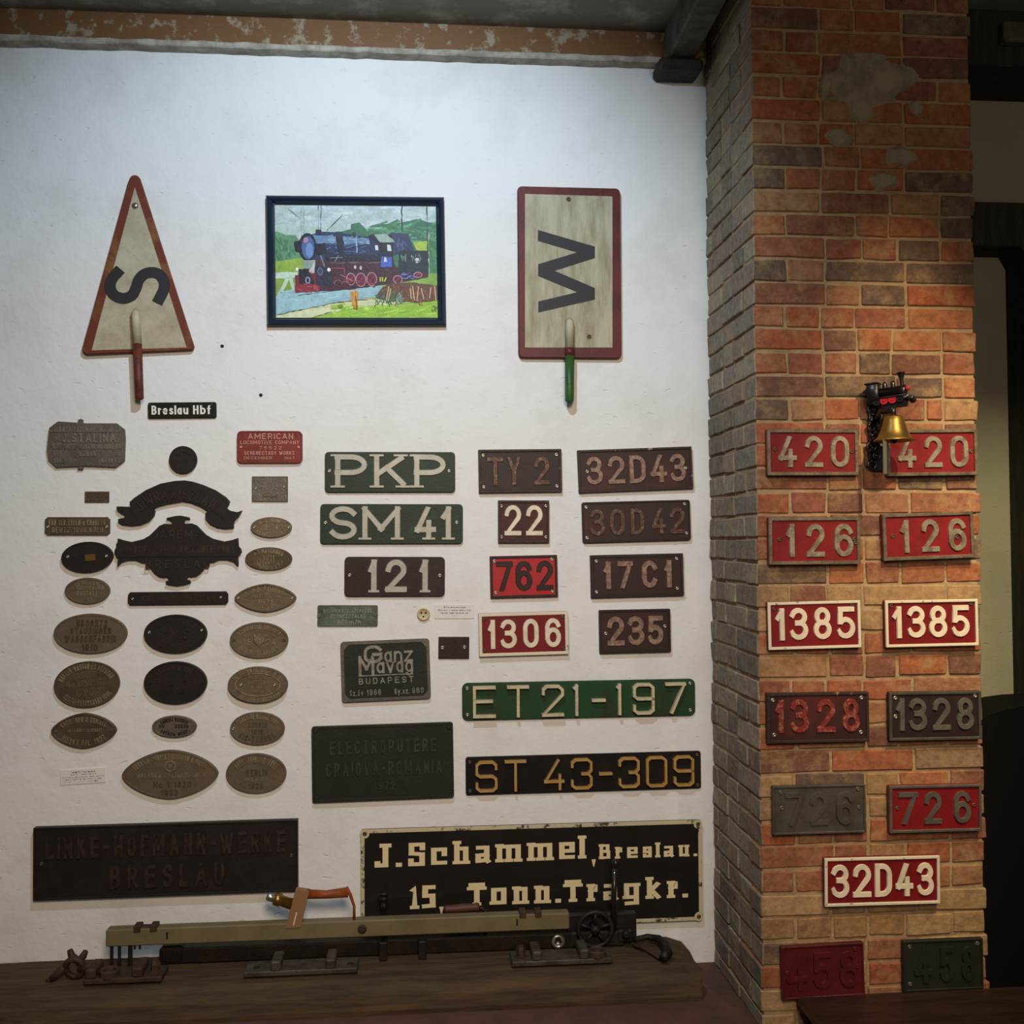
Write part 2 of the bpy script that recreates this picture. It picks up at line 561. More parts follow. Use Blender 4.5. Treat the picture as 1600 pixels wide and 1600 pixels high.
def letters(parent, s, x0, x1, y0, y1, z, t, m, sw=.14, font=G, serif=0., gap=.2, each=None, top=.8, part='lettering', slope=0., xs=1.):
    """one line of raised text between x0 and x1; each = name for one object per character"""
    h = y1-y0
    x0, x1, slope = x0/xs, x1/xs, slope*xs
    tot = sum(cwidth(c) for c in s) + gap*(len(s)-1)
    k = (x1-x0)/tot
    x = x0
    bm = bmesh.new()
    for c in s:
        cw = cwidth(c)*k
        if c != ' ':
            wch = cw
            if each:
                bm2 = bmesh.new()
                glyph(bm2, c, x, y0+slope*(x-x0), wch, h, sw*h, z, z+t, font, serif, None, top)
                for v in bm2.verts:
                    v.co.x *= xs
                link('numeral' if c.isdigit() else ({'-': 'dash', '.': 'full_stop'}.get(c, 'letter')), bm2, m, parent)
            else:
                glyph(bm, c, x, y0+slope*(x-x0), wch, h, sw*h, z, z+t, font, serif, None, top)
        x += cw + gap*k
    if each:
        bm.free()
        return None
    for v in bm.verts:
        v.co.x *= xs
    return link(part, bm, m, parent)


def arc_letters(parent, s, rx, ry, a0, a1, h, z, t, m, sw=.14, cy=0., wk=1., part='lettering'):
    """text along an ellipse; a0 to a1 in degrees, letters upright on the top arc, inward on the bottom one"""
    bm = bmesh.new()
    bottom = a1 > a0
    ws = [cwidth(c)+.2 for c in s]
    tot = sum(ws)
    # arc length table
    N = 80
    P = [(rx*math.cos(R_(a0+(a1-a0)*k/N)), cy + ry*math.sin(R_(a0+(a1-a0)*k/N))) for k in range(N+1)]
    L = [0]
    for a, b in zip(P, P[1:]):
        L.append(L[-1] + math.dist(a, b))
    k = L[-1]/tot
    pos = 0
    for c, wv in zip(s, ws):
        mid = (pos + wv/2)*k
        pos += wv
        i = max(j for j in range(N) if L[j] <= mid)
        f = (mid-L[i])/(L[i+1]-L[i])
        px, py = P[i][0]+(P[i+1][0]-P[i][0])*f, P[i][1]+(P[i+1][1]-P[i][1])*f
        tx, ty = P[i+1][0]-P[i][0], P[i+1][1]-P[i][1]
        l = math.hypot(tx, ty)
        tx, ty = tx/l, ty/l
        nx, ny = -ty, tx
        cw = cwidth(c)*k
        if c != ' ':
            glyph(bm, c, -cw/2, -h/2, cw, h, sw*h, z, z+t, G, 0, lambda p: (px+tx*p[0]+nx*p[1], py+ty*p[0]+ny*p[1]))
    return link(part, bm, m, parent)

# ------------------------------------------------------------------ the setting
XL = W(1109, 800).x
_r = ray(1182, 800)
PD = CAM_D - XL*_r.y/_r.x            # how far the pillar stands out of the wall
PY = -PD
XR = W(1527, 700, PY).x
CEIL = W(375, 24, -.05).z


def plaster(name, col, dirt, b1=.5):
    m = mat(name, col, .85, col2=dirt, scale=2.5, lo=.5, hi=.85, bump=b1, bscale=14, spec=.2)
    nt = m.node_tree
    g = nt.nodes.new('ShaderNodeNewGeometry')
    n = nt.nodes.new('ShaderNodeTexNoise')
    n.inputs['Scale'].default_value = 60
    n.inputs['Detail'].default_value = 8
    nt.links.new(g.outputs['Position'], n.inputs['Vector'])
    # small chips and scratches: sparse stretched noise
    mp = nt.nodes.new('ShaderNodeMapping')
    mp.inputs['Rotation'].default_value = (0, .5, 0)
    mp.inputs['Scale'].default_value = (14, 14, 34)
    nt.links.new(g.outputs['Position'], mp.inputs[0])
    n2 = nt.nodes.new('ShaderNodeTexNoise')
    n2.inputs['Scale'].default_value = 1.6
    n2.inputs['Detail'].default_value = 3
    nt.links.new(mp.outputs[0], n2.inputs['Vector'])
    r = nt.nodes.new('ShaderNodeMapRange')
    r.inputs['From Min'].default_value = .66
    r.inputs['From Max'].default_value = .74
    nt.links.new(n2.outputs['Fac'], r.inputs['Value'])
    b1n = [x for x in nt.nodes if x.type == 'BUMP'][0]
    b1n.inputs['Distance'].default_value = .012
    b2 = nt.nodes.new('ShaderNodeBump')
    b2.inputs['Strength'].default_value = .22
    b2.inputs['Distance'].default_value = .004
    nt.links.new(n.outputs['Fac'], b2.inputs['Height'])
    nt.links.new(b1n.outputs[0], b2.inputs['Normal'])
    b3 = nt.nodes.new('ShaderNodeBump')
    b3.invert = True
    b3.inputs['Strength'].default_value = .6
    b3.inputs['Distance'].default_value = .003
    nt.links.new(r.outputs[0], b3.inputs['Height'])
    nt.links.new(b2.outputs[0], b3.inputs['Normal'])
    nt.links.new(b3.outputs[0], nt.nodes['Principled BSDF'].inputs['Normal'])
    return m


M_plaster = plaster('white_plaster', (226, 224, 220), (205, 201, 194), .35)
M_olive = plaster('olive_plaster', (160, 153, 126), (140, 134, 110), .3)
M_floor = mat('reddish_floor', (96, 66, 56), .8, col2=(78, 56, 46), scale=5, lo=.35, hi=.65, bump=.3, bscale=30)
M_ceil = mat('mottled_ceiling', (124, 124, 112), .85, col2=(170, 172, 158), scale=7, lo=.5, hi=.72, bump=.5, bscale=20)
M_beam = mat('brown_beam_paint', (116, 80, 48), .6, col2=(150, 136, 112), scale=16, lo=.54, hi=.62, bump=.3, bscale=50)
M_beamlip = mat('chalky_beam_edge', (140, 130, 116), .8, col2=(184, 176, 160), scale=14, lo=.4, hi=.65, bump=.6, bscale=50)
M_dark = mat('dark_timber', (44, 39, 32), .7, col2=(58, 52, 42), scale=6, bump=.3, bscale=20, stretch=(6, 6, 1))
M_joist = mat('grey_joist', (92, 86, 74), .8, col2=(66, 60, 50), scale=8, bump=.4, bscale=25)
M_brick = vmat('old_brick', .9, .4, 70, True)
M_mortar = mat('sandy_mortar', (172, 146, 110), .95, col2=(138, 114, 84), scale=18, lo=.35, hi=.7, bump=.9, bscale=60, spec=.2)

bm = bmesh.new()
box(bm, -3.4, XL + .06, 0, .25, -.05, CEIL + .1)
wall = struct('wall_back', bm, M_plaster)
bm = bmesh.new()
box(bm, XL + .06, 3.6, 0, .25, -.05, CEIL + .1)
struct('wall_right', bm, M_olive)
bm = bmesh.new()
box(bm, -3.4, 3.6, -5.2, .25, -.12, 0)
struct('floor', bm, M_floor)
bm = bmesh.new()
box(bm, -3.4, 3.6, -5.2, .25, CEIL, CEIL + .12)
struct('ceiling', bm, M_ceil)

# beam along the head of the wall: brown web and chalky lower edge
zb = 3.452
bm = bmesh.new()
vs = box(bm, -3.4, XL - .002, -.046, .0, zb, CEIL, .004)
tb = struct('trim_1', bm, M_beam)
bm = bmesh.new()
N = 90
prev = None
rnd = random.Random(3)
for i in range(N+1):
    x = -3.4 + (XL - .01 + 3.4)*i/N
    a, b_ = .018 + rnd.uniform(-.004, .006), rnd.uniform(-.003, .002)
    row = [bm.verts.new((x, -.0, zb-.012+b_)), bm.verts.new((x, -.047, zb-.008+b_)), bm.verts.new((x, -.051, zb-.004)), bm.verts.new((x, -.049, zb+a*.6)), bm.verts.new((x, -.0, zb+.004))]
    if prev:
        for k in range(5):
            bm.faces.new((prev[k], prev[(k+1) % 5], row[(k+1) % 5], row[k]))
    else:
        bm.faces.new(row)
    prev = row
bm.faces.new(list(reversed(prev)))
struct('beam_edge', bm, M_beamlip, tb)

# joist running out over the viewer, resting on a small bracket at the wall
a, b_ = W(1034, 60), W(1062, 92)
bm = bmesh.new()
box(bm, a.x - .005, b_.x + .03, -3.0, -.054, 3.43, CEIL, .008)
struct('trim_2', bm, M_joist)
bm = bmesh.new()
box(bm, a.x - .04, b_.x + .06, -.13, -.0, 3.385, 3.43, .012)
struct('trim_3', bm, M_dark)
# dark beams and opening right of the pillar
z1, z2 = W(1560, 122, -.2).z, W(1560, 316, -.16).z
z3 = W(1560, 384, -.16).z
bm = bmesh.new()
box(bm, XR - .2, 3.6, -.3, 0, z1, CEIL, .006)
t4 = struct('trim_4', bm, M_dark)
c0, c1 = W(1561, 38, -.31), W(1612, 72, -.31)
bm = bmesh.new()
box(bm, c0.x, c1.x, -.34, -.3, c1.z, c0.z, .005)
struct('beam_stub', bm, M_joist, t4)
xj = W(1577, 700, -.005).x
bm = bmesh.new()
pts = [(XR - .3, z2), (XR - .3, z3), (xj - .03, z3), (xj, z3 - .05), (xj, .2), (xj + .5, .2), (xj + .5, z2)]
vv = [[bm.verts.new((x, y, z)) for x, z in pts] for y in (-.16, -.005)]
for k in range(len(pts)):
    bm.faces.new((vv[0][k], vv[0][(k+1) % len(pts)], vv[1][(k+1) % len(pts)], vv[1][k]))
bm.faces.new(vv[0])
bm.faces.new(list(reversed(vv[1])))
struct('trim_5', bm, M_dark)

# ------------------------------------------------------------------ brick pillar: one mesh, brick by brick
PITCH = (W(1300, 334, PY).z - W(1300, 586, PY).z)/7
Z0 = W(1300, 334, PY).z % PITCH
front_cols = [(152, 90, 60), (134, 82, 62), (150, 90, 62), (126, 82, 64), (146, 102, 74), (148, 84, 56), (114, 78, 62), (140, 90, 66), (156, 100, 68), (102, 82, 68), (146, 92, 64), (150, 112, 80)]
sandy_cols = [(158, 126, 88), (146, 112, 80), (150, 116, 78), (138, 110, 84), (164, 132, 96)]
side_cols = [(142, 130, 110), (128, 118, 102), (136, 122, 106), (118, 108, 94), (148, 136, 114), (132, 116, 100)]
rnd = random.Random(11)
bm = bmesh.new()
cl = bm.loops.layers.float_color.new('Col')
JT = .0095


def brick(x0, x1, y0, y1, z0, z1, front, side):
    dz = rnd.uniform(-.002, .002)
    b2 = bmesh.new()
    box(b2, x0, x1, y0, y1, z0+dz, z1+dz + rnd.uniform(-.002, .001))
    for v in b2.verts:
        v.co += Vector((rnd.uniform(-.003, .003), rnd.uniform(-.0012, .0012), rnd.uniform(-.0025, .0025)))
    bmesh.ops.subdivide_edges(b2, edges=b2.edges[:], cuts=3, use_grid_fill=True)
    bmesh.ops.bevel(b2, geom=[e for e in b2.edges if e.calc_face_angle(0) > .8], offset=.0035, segments=1, affect='EDGES', clamp_overlap=True)
    for v in b2.verts:
        v.co += noise.noise_vector(v.co*30)*.002
    b2.normal_update()
    mp = {}
    for v in b2.verts:
        mp[v] = bm.verts.new(v.co)
    for f in b2.faces:
        nf = bm.faces.new([mp[v] for v in f.verts])
        nf.smooth = False
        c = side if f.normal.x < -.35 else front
        for l in nf.loops:
            l[cl] = (*lin(c), 1)
    b2.free()


row = 0
z = Z0 - PITCH
while z < CEIL:
    zz0, zz1 = max(z + JT*.5, 0.002), min(z + PITCH - JT*.5, CEIL)
    if zz1 - zz0 > .02:
        par = row % 2
        fl, sl = ((.235, .112) if par else (.112, .235))
        j0 = rnd.uniform(-.01, .012)
        fc = lambda: rnd.choice(sandy_cols if (z < .42 or .62 < z < .86 or 1.28 < z < 1.42) and rnd.random() < .6 else front_cols)
        sc_ = lambda: rnd.choice(side_cols)
        brick(XL + rnd.uniform(-.003, .002), XL+fl+j0, PY + rnd.uniform(-.0015, .0015), PY+sl, zz0, zz1, fc(), sc_())
        # right corner brick
        fr = (.112 if rnd.random() < .6 else .235)
        brick(XR-fr, XR+rnd.uniform(-.006, .008), PY + rnd.uniform(-.0015, .0015), PY+.235, zz0, zz1, *([fc()]*2))
        x = XL+fl+j0+JT
        end = XR-fr-JT
        while x < end-.02:
            L = .235 if rnd.random() < .27 else .112
            L += rnd.uniform(-.008, .008)
            if end-(x+L) < .06:
                L = end-x
            fcc = fc()
            brick(x, min(x+L, end), PY+rnd.uniform(-.002, .0015), PY+.1, zz0, zz1, fcc, fcc)
            x += L+JT
        y = PY+sl+JT
        while y < -.03:
            L = .235 if rnd.random() < .3 else .112
            y1 = min(y+L, -.004)
            sco = sc_()
            brick(XL+rnd.uniform(-.004, .002), XL+.1, y, y1, zz0, zz1, sco, sco)
            # the far side, out of sight from here
            brick(XR-.1, XR+rnd.uniform(-.004, .004), y+.12, max(y1, y+.15)+.0 if y1 < -.15 else -.002, zz0, zz1, fc(), sc_()) if y + .15 < -.01 else None
            y += L+JT
    row += 1
    z += PITCH
pil = struct('wall_pillar', bm, M_brick)
bm = bmesh.new()
box(bm, XL+.006, XR-.006, PY+.0055, -.001, 0.001, CEIL-.001)
struct('mortar', bm, M_mortar, pil)
# smears of grey mortar left on the head of the pillar
bm = bmesh.new()
rnd = random.Random(5)
for (u, v, ru, rv) in ((1362, 128, 66, 46), (1330, 112, 24, 30), (1432, 170, 14, 12), (1345, 172, 26, 22), (1408, 248, 26, 17), (1381, 282, 26, 15), (1310, 215, 22, 14), (1290, 134, 10, 22)):
    c = W(u, v, PY)
    s = (W(u+100, v, PY).x - c.x)/100
    n = 26
    ph = rnd.uniform(0, 9)
    pts = []
    for k in range(n):
        t = 2*PI*k/n
        q = 1 + .32*noise.noise(Vector((math.cos(t)*1.3+ph, math.sin(t)*1.3, ph)))*1.3
        pts.append((c.x + ru*s*q*math.cos(t), c.z + rv*s*q*math.sin(t)))
    ctr = bm.verts.new((c.x, PY-.009, c.z))
    r0 = [bm.verts.new((x*.65+c.x*.35, PY-.0075+rnd.uniform(-.0015, .001), z_*.65+c.z*.35)) for x, z_ in pts]
    r1 = [bm.verts.new((x, PY+.004, z_)) for x, z_ in pts]
    for k in range(n):
        bm.faces.new((ctr, r0[k], r0[(k+1) % n]))
        bm.faces.new((r0[k], r1[k], r1[(k+1) % n], r0[(k+1) % n]))
struct('mortar_smear', bm, mat('grey_mortar', (150, 138, 112), .95, col2=(124, 116, 94), scale=12, bump=.8, bscale=40), pil)

# ------------------------------------------------------------------ plates on the wall and on the pillar
RX90 = Matrix.Rotation(PI/2, 4, 'X')


def frame_of(quad, y):
    tl, tr, br, bl = [W(u, v, y) for u, v in quad]
    c = (tl+tr+br+bl)/4
    w_ = ((tr-tl).length + (br-bl).length)/2
    h_ = ((tl-bl).length + (tr-br).length)/2
    d = (tr-tl) + (br-bl)
    ang = math.atan2(d.z, d.x)
    return Matrix.Translation(c) @ RX90 @ Matrix.Rotation(ang, 4, 'Z'), w_, h_


def Q(x0, y0, x1, y1, dl=0):
    return [(x0, y0), (x1, y0+dl), (x1, y1+dl), (x0, y1)]


PX = .00242        # one pixel of the photo on the wall, in metres

M_screw = mat('bright_screw', (170, 164, 150), .35, .8)
M_rust_screw = mat('dull_screw', (90, 76, 62), .5, .5)


def screw(parent, x, y, z, r=.0075, m=None):
    bm = bmesh.new()
    lathe(bm, [(r, z), (r, z+.0015), (r*.72, z+.0032), (r*.42, z+.0034), (r*.34, z+.0016), (0, z+.0016)], 14, Matrix.Translation((x, y, 0)))
    return link('screw', bm, m or M_screw, parent, True)


def plate(name, label, cat, group, quad, body, y=0., thick=.010, corner=4, rim=None, texts=(), screws=(), shape=None, bev=.002, sm=None, sr=.0075):
    """texts: (list of (text, x0, x1) as fractions, y0, y1, material, options)"""
    mtx, w_, h_ = frame_of(quad, y)
    t = thing(name, label, cat, mtx, group)
    if shape == 'oval':
        out = oval(w_/2, h_/2)
    elif shape == 'pointed':
        out = oval(w_/2, h_/2, 1.62)
    elif shape == 'notched':
        out = notched(w_, h_, corner*PX)
    elif callable(shape):
        out = shape(w_, h_)
    else:
        out = rrect(w_, h_, corner*PX)
    bm = bmesh.new()
    slab(bm, out, 0, thick, bev)
    link('plate_body', bm, body, t)
    top = thick
    if rim:
        rw, rh, rm = rim
        bm = bmesh.new()
        inn = offset(out, rw*PX) if shape else rrect(w_-2*rw*PX, h_-2*rw*PX, max(corner*PX-rw*PX, .0022))
        ring(bm, offset(out, .0002), inn, thick-.003, thick+rh, min(.0015, rh*.4))
        link('rim', bm, rm, t)
    for chars, y0, y1, m, op in texts:
        op = dict(op)
        tt = op.pop('t', .004)
        for s, x0, x1 in chars:
            if op.get('arc'):
                o2 = dict(op)
                a0, a1, k = o2.pop('arc')
                arc_letters(t, s, w_/2*k[0], h_/2*k[1], a0, a1, (y1-y0)*h_, top-.0005, tt, m, **o2)
            else:
                letters(t, s, (x0-.5)*w_, (x1-.5)*w_, (y0-.5)*h_, (y1-.5)*h_, top-.0005, tt, m, **op)
    for fx, fy in screws:
        screw(t, (fx-.5)*w_, (fy-.5)*h_, top-.0005, sr, sm)
    return t, w_, h_


M_green = mat('dark_green_paint', (36, 50, 36), .5, col2=(48, 72, 50), scale=14, lo=.58, hi=.75, bump=.15)
M_bottle = mat('bottle_green_paint', (30, 66, 36), .45, col2=(40, 50, 28), scale=6, lo=.45, hi=.65, bump=.15)
M_blackgreen = mat('black_green_paint', (34, 37, 28), .5, col2=(40, 42, 33), scale=8, bump=.2)
M_silver = mat('bare_aluminium', (172, 170, 156), .5, .3, col2=(150, 146, 132), scale=30, lo=.4, hi=.75, bump=.08)
M_brown = mat('brown_black_paint', (40, 29, 27), .5, col2=(50, 34, 31), scale=14, bump=.1)
M_iron = mat('black_brown_iron', (31, 25, 23), .55, col2=(37, 30, 27), scale=14, bump=.12)
M_ironletter = mat('highlit_iron_lettering', (62, 50, 45), .42, .2, col2=(46, 37, 34), scale=30, bump=.1)  # lighter than the plate: highlight on the raised letters put into the colour
M_bgletter = mat('highlit_green_lettering', (62, 64, 50), .42, .1, col2=(50, 52, 40), scale=20, bump=.1)  # painted highlight, lifts the relief from the dark green plate
M_greycastletter = mat('highlit_grey_lettering', (140, 132, 120), .4, .4, col2=(110, 103, 94), scale=30, bump=.1)  # light caught by the cast letters, painted as a paler grey
M_oxide = mat('red_oxide_paint', (76, 38, 32), .55, col2=(56, 32, 28), scale=10, bump=.12)
M_oxidedark = mat('dark_oxide_paint', (52, 32, 28), .5, col2=(78, 36, 32), scale=4, lo=.52, hi=.65, bump=.12)
M_worn = mat('worn_numeral_brown', (122, 92, 78), .5, .2, col2=(164, 138, 118), scale=60, lo=.42, hi=.7, bump=.35)
M_worndark = mat('worn_numeral_dark', (86, 60, 52), .5, .2, col2=(140, 116, 100), scale=60, lo=.5, hi=.7, bump=.35)
M_wornrim = mat('worn_rim_brown', (58, 44, 38), .5, .1, col2=(170, 150, 128), scale=30, lo=.62, hi=.68, bump=.4)
M_cream = mat('cream_enamel', (226, 212, 186), .45, col2=(210, 196, 170), scale=20, bump=.1)
M_creamrim = mat('chipped_cream_rim', (218, 206, 180), .5, col2=(120, 104, 84), scale=34, lo=.62, hi=.68, bump=.2)
M_red = mat('red_paint', (126, 21, 25), .55, col2=(112, 19, 22), scale=12, bump=.15)
M_redlight = mat('bright_red_paint', (172, 34, 40), .45, col2=(166, 34, 40), scale=8, bump=.1)
M_reddeep = mat('deep_red_paint', (118, 19, 22), .55, col2=(106, 17, 20), scale=8, bump=.1)
M_castgrey = mat('cast_grey_metal', (98, 92, 84), .45, .4, col2=(112, 104, 92), scale=16, bump=.3)
M_bronze = mat('cast_bronze', (112, 96, 78), .48, .3, col2=(98, 83, 66), scale=16, lo=.4, hi=.7, bump=.25)
M_bronzetop = mat('highlit_bronze_lettering', (150, 132, 108), .4, .35, col2=(118, 102, 82), scale=40, bump=.2)  # paler bronze stands in for the highlights on the relief
BT = M_bronzetop
M_bronzedark = mat('dark_bronze', (94, 78, 60), .5, .3, col2=(80, 66, 50), scale=18, bump=.3)
M_black = mat('black_enamel', (30, 27, 25), .3, col2=(36, 32, 28), scale=5, bump=.08, coat=.2)
M_white = mat('white_paint', (228, 224, 214), .5)
M_paper = mat('white_paper', (222, 218, 208), .8)
M_ink = mat('black_ink', (38, 34, 34), .8)
M_yellow = mat('yellow_numeral', (176, 134, 66), .5, .1, col2=(176, 146, 92), scale=30, lo=.45, hi=.65, bump=.25)
M_pale = mat('pale_numeral', (200, 186, 154), .5, .1, col2=(170, 152, 118), scale=26, lo=.5, hi=.7, bump=.25)
M_silverred = mat('aluminium_numeral', (168, 157, 136), .4, .5, col2=(130, 118, 98), scale=28, bump=.25)
M_framemetal = mat('aluminium_rim', (132, 117, 96), .45, .45, col2=(88, 76, 60), scale=24, lo=.4, hi=.7, bump=.3)
M_speed = mat('greenish_steel', (112, 124, 104), .35, .5, col2=(76, 82, 68), scale=9, lo=.4, hi=.65, bump=.15)
M_redworn = mat('red_worn_numeral', (120, 42, 40), .5, col2=(164, 116, 92), scale=60, lo=.5, hi=.68, bump=.4)
M_gunmetal = mat('gunmetal_paint', (92, 88, 78), .36, .35, col2=(80, 76, 67), scale=12, bump=.2)
M_oxblood = mat('oxblood_paint', (88, 28, 31), .38, col2=(76, 25, 28), scale=12, bump=.2)

NB, NW, OV = 'number plates on the brick pillar', 'locomotive number plates on the white wall', 'oval maker plates on the white wall'
E1 = {'each': True}


def num(s, *xs):
    return [(c, xs[2*i], xs[2*i+1]) for i, c in enumerate(s)]


SL2 = [(.06, .5), (.94, .5)]
C4 = [(.06, .87), (.94, .87), (.06, .14), (.94, .14)]
D = dict
# --- middle column
plate('name_plate', 'dark green plate with three large pale slab letters, top of its column', 'sign', NW, Q(508, 706.6, 711, 769.6), M_green, thick=.012, corner=6,
      texts=[(num('PKP', .075, .325, .372, .64, .68, .93), .11, .945, M_silver, D(each=True, sw=.18, serif=2.3, t=.006))], screws=[(.036, .53), (.953, .53)])
plate('name_plate', 'dark green plate with two pale slab letters and the number 41', 'sign', NW, Q(500.8, 787.8, 723, 850), M_green, thick=.012, corner=6,
      texts=[(num('SM41', .06, .257, .29, .56, .66, .81, .845, .92), .1, .95, M_silver, D(each=True, sw=.18, serif=2.1, t=.006))], screws=[(.037, .53), (.957, .54)])
plate('number_plate', 'black plate with pale number 121 under two green plates', 'sign', NW, Q(538.5, 870, 695, 932), M_brown, thick=.012, corner=7,
      texts=[(num('121', .235, .325, .405, .62, .745, .835), .1, .94, M_silver, D(each=True, sw=.19, serif=1.7, t=.006))], screws=[(.052, .54), (.95, .53)])
# --- brown and red plates, right part of the white wall
T2 = D(each=True, sw=.17, t=.006)
wr = (4, .005, M_wornrim)
plate('number_plate', 'dark brown plate with worn letters T Y and the numeral 2', 'sign', NW, [(747, 703), (877, 702), (877, 769), (748, 771)], M_brown, thick=.012, corner=1, rim=wr,
      texts=[(num('TY2', .1, .3, .34, .51, .66, .855), .17, .83, M_worndark, T2)], screws=C4)
plate('number_plate', 'wide worn red-brown plate reading 32D43 on the white wall', 'sign', NW, [(901, 704), (1080, 698), (1081, 764), (904, 771)], M_oxidedark, thick=.012, corner=1, rim=wr,
      texts=[(num('32D43', .07, .215, .257, .406, .444, .59, .628, .775, .8, .942), .18, .84, M_worn, T2)], screws=[(.08, .5), (.94, .5)])
plate('number_plate', 'small square brown plate with pale number 22', 'sign', NW, Q(778, 782, 857.5, 848.5), M_oxide, thick=.012, corner=1, rim=wr,
      texts=[(num('22', .12, .455, .54, .875), .17, .89, M_cream, D(each=True, sw=.16, t=.005))], screws=C4)
plate('number_plate', 'dark red-brown plate with faded number 30D42 and rounded corners', 'sign', NW, [(909, 785), (1077, 781), (1078, 844), (909, 849)], M_oxidedark, thick=.012, corner=4, rim=(3, .003, M_brown),
      texts=[(num('30D42', .065, .21, .25, .392, .44, .57, .635, .775, .805, .948), .17, .82, M_worndark, T2)], screws=[(.04, .88), (.95, .9), (.04, .13), (.96, .18)])
plate('number_plate', 'bright red plate with black number 762 and black border', 'sign', NW, [(765, 869), (870, 867), (871, 932), (766, 935)], M_redlight, thick=.012, corner=1, rim=(4, .004, M_brown),
      texts=[(num('762', .09, .34, .375, .625, .685, .935), .16, .87, M_brown, D(each=True, sw=.18, t=.005))], screws=[(.07, .88), (.92, .9), (.08, .13), (.92, .14)])
plate('number_plate', 'black-brown plate with worn metal characters 1 7 C 1', 'sign', NW, [(921, 867), (1066, 865), (1067, 930), (923, 935)], M_oxidedark, thick=.014, corner=1, rim=(5, .003, M_brown),
      texts=[(num('17C1', .13, .22, .285, .455, .545, .72, .785, .875), .2, .85, M_worn, D(each=True, sw=.2, t=.007))], screws=[(.065, .86), (.93, .88), (.06, .14), (.93, .18)])
plate('number_plate', 'red plate with cream number 1306 and cream border', 'sign', NW, [(747, 958), (886, 955), (888, 1021), (749, 1026)], M_reddeep, thick=.016, corner=1, rim=(5, .004, M_creamrim),
      texts=[(num('1306', .095, .185, .235, .425, .49, .67, .737, .92), .17, .85, M_cream, D(each=True, sw=.17, t=.005))], screws=C4, sm=M_rust_screw)
plate('number_plate', 'dark brown plate with worn number 235, below the others', 'sign', NW, [(935, 953), (1046, 951), (1047, 1018), (936, 1021)], M_oxidedark, thick=.014, corner=2, rim=(4, .003, M_brown),
      texts=[(num('235', .105, .35, .39, .635, .67, .9), .17, .85, M_worn, D(each=True, sw=.19, t=.006))], screws=[(.09, .46), (.92, .6)])
plate('number_plate', 'long bottle green plate with welded pale bar numerals', 'sign', NW, [(722, 1066), (1085, 1061), (1086, 1117), (722, 1127)], M_bottle, thick=.008, corner=9,
      texts=[(num('ET21-197', .044, .141, .188, .282, .335, .43, .462, .5, .549, .608, .65, .682, .725, .819, .866, .956), .08, .92, M_pale, D(each=True, sw=.1, t=.02, font=GB, top=.9))], screws=[(.022, .86), (.978, .88), (.022, .16), (.978, .16)])
plate('number_plate', 'long black plate with yellow bar numerals', 'sign', NW, [(727, 1182), (1094, 1173), (1095, 1231), (728, 1243)], M_black, thick=.008, corner=4,
      texts=[(num('ST43-309', .04, .132, .162, .253, .326, .413, .44, .532, .56, .616, .642, .733, .76, .851, .878, .967), .09, .9, M_yellow, D(each=True, sw=.09, t=.016, font=GB, top=.9))], screws=[(.018, .87), (.985, .9), (.018, .12), (.985, .1)], sm=M_rust_screw)
# --- maker plates of the middle
M_greyletter = mat('grey_cast_letter', (156, 152, 140), .4, .4, col2=(128, 124, 112), scale=30, bump=.2)
t, w_, h_ = plate('maker_plate', 'dark green cast plate with intertwined pale lettering and grey border', 'sign', None, [(533, 1002), (672, 998), (672, 1090), (534, 1098)], M_blackgreen, thick=.012, corner=5, rim=(5, .003, M_castgrey),
      texts=[([('G', .255, .47)], .62, .93, M_greyletter, D(sw=.2, t=.005)), ([('anz', .485, .81)], .63, .885, M_greyletter, D(sw=.16, gap=.1, t=.004)),
             ([('M', .193, .375)], .43, .76, M_greyletter, D(sw=.17, t=.004)), ([('ávag', .395, .81)], .455, .71, M_greyletter, D(sw=.16, gap=.1, t=.004)),
             ([('BUDAPEST', .193, .81)], .285, .39, M_greyletter, D(sw=.17, gap=.3)), ([('Sz.év', .09, .24), ('1966', .28, .44), ('Gy.sz.', .59, .76), ('960', .79, .92)], .1, .195, M_greyletter, D(sw=.15, gap=.25, t=.003))])
bm = bmesh.new()
box(bm, -.307*w_, .31*w_, -.085*h_, -.065*h_, .0115, .016, .001)
link('underline', bm, M_greyletter, t)
bm = bmesh.new()
for sx in (-1, 1):
    for sy in (-1, 1):
        p = [(sx*(w_/2-.01), sy*(h_/2-.01)), (sx*(w_/2-.032), sy*(h_/2-.01)), (sx*(w_/2-.02), sy*(h_/2-.02)), (sx*(w_/2-.01), sy*(h_/2-.032))]
        slab(bm, p if sx*sy < 0 else list(reversed(p)), .0115, .0145, .0008)
link('corner_boss', bm, M_castgrey, t)
plate('maker_plate', 'large black-green plate with two lines of dark lettering over a year', 'sign', None, [(488, 1134), (708, 1128), (709, 1244), (488, 1254)], M_blackgreen, thick=.014, corner=4, rim=(4, .002, M_blackgreen),
      texts=[([('ELECTROPUTERE', .125, .88)], .62, .8, M_bgletter, D(t=.004, sw=.17, gap=.25)), ([('CRAIOVA-ROMANIA', .097, .918)], .33, .515, M_bgletter, D(t=.004, sw=.17, gap=.25)), ([('1972', .435, .58)], .14, .25, M_bgletter, D(t=.004, sw=.18))],
      screws=[(.03, .94), (.97, .93), (.03, .06), (.97, .06)], sm=M_blackgreen)
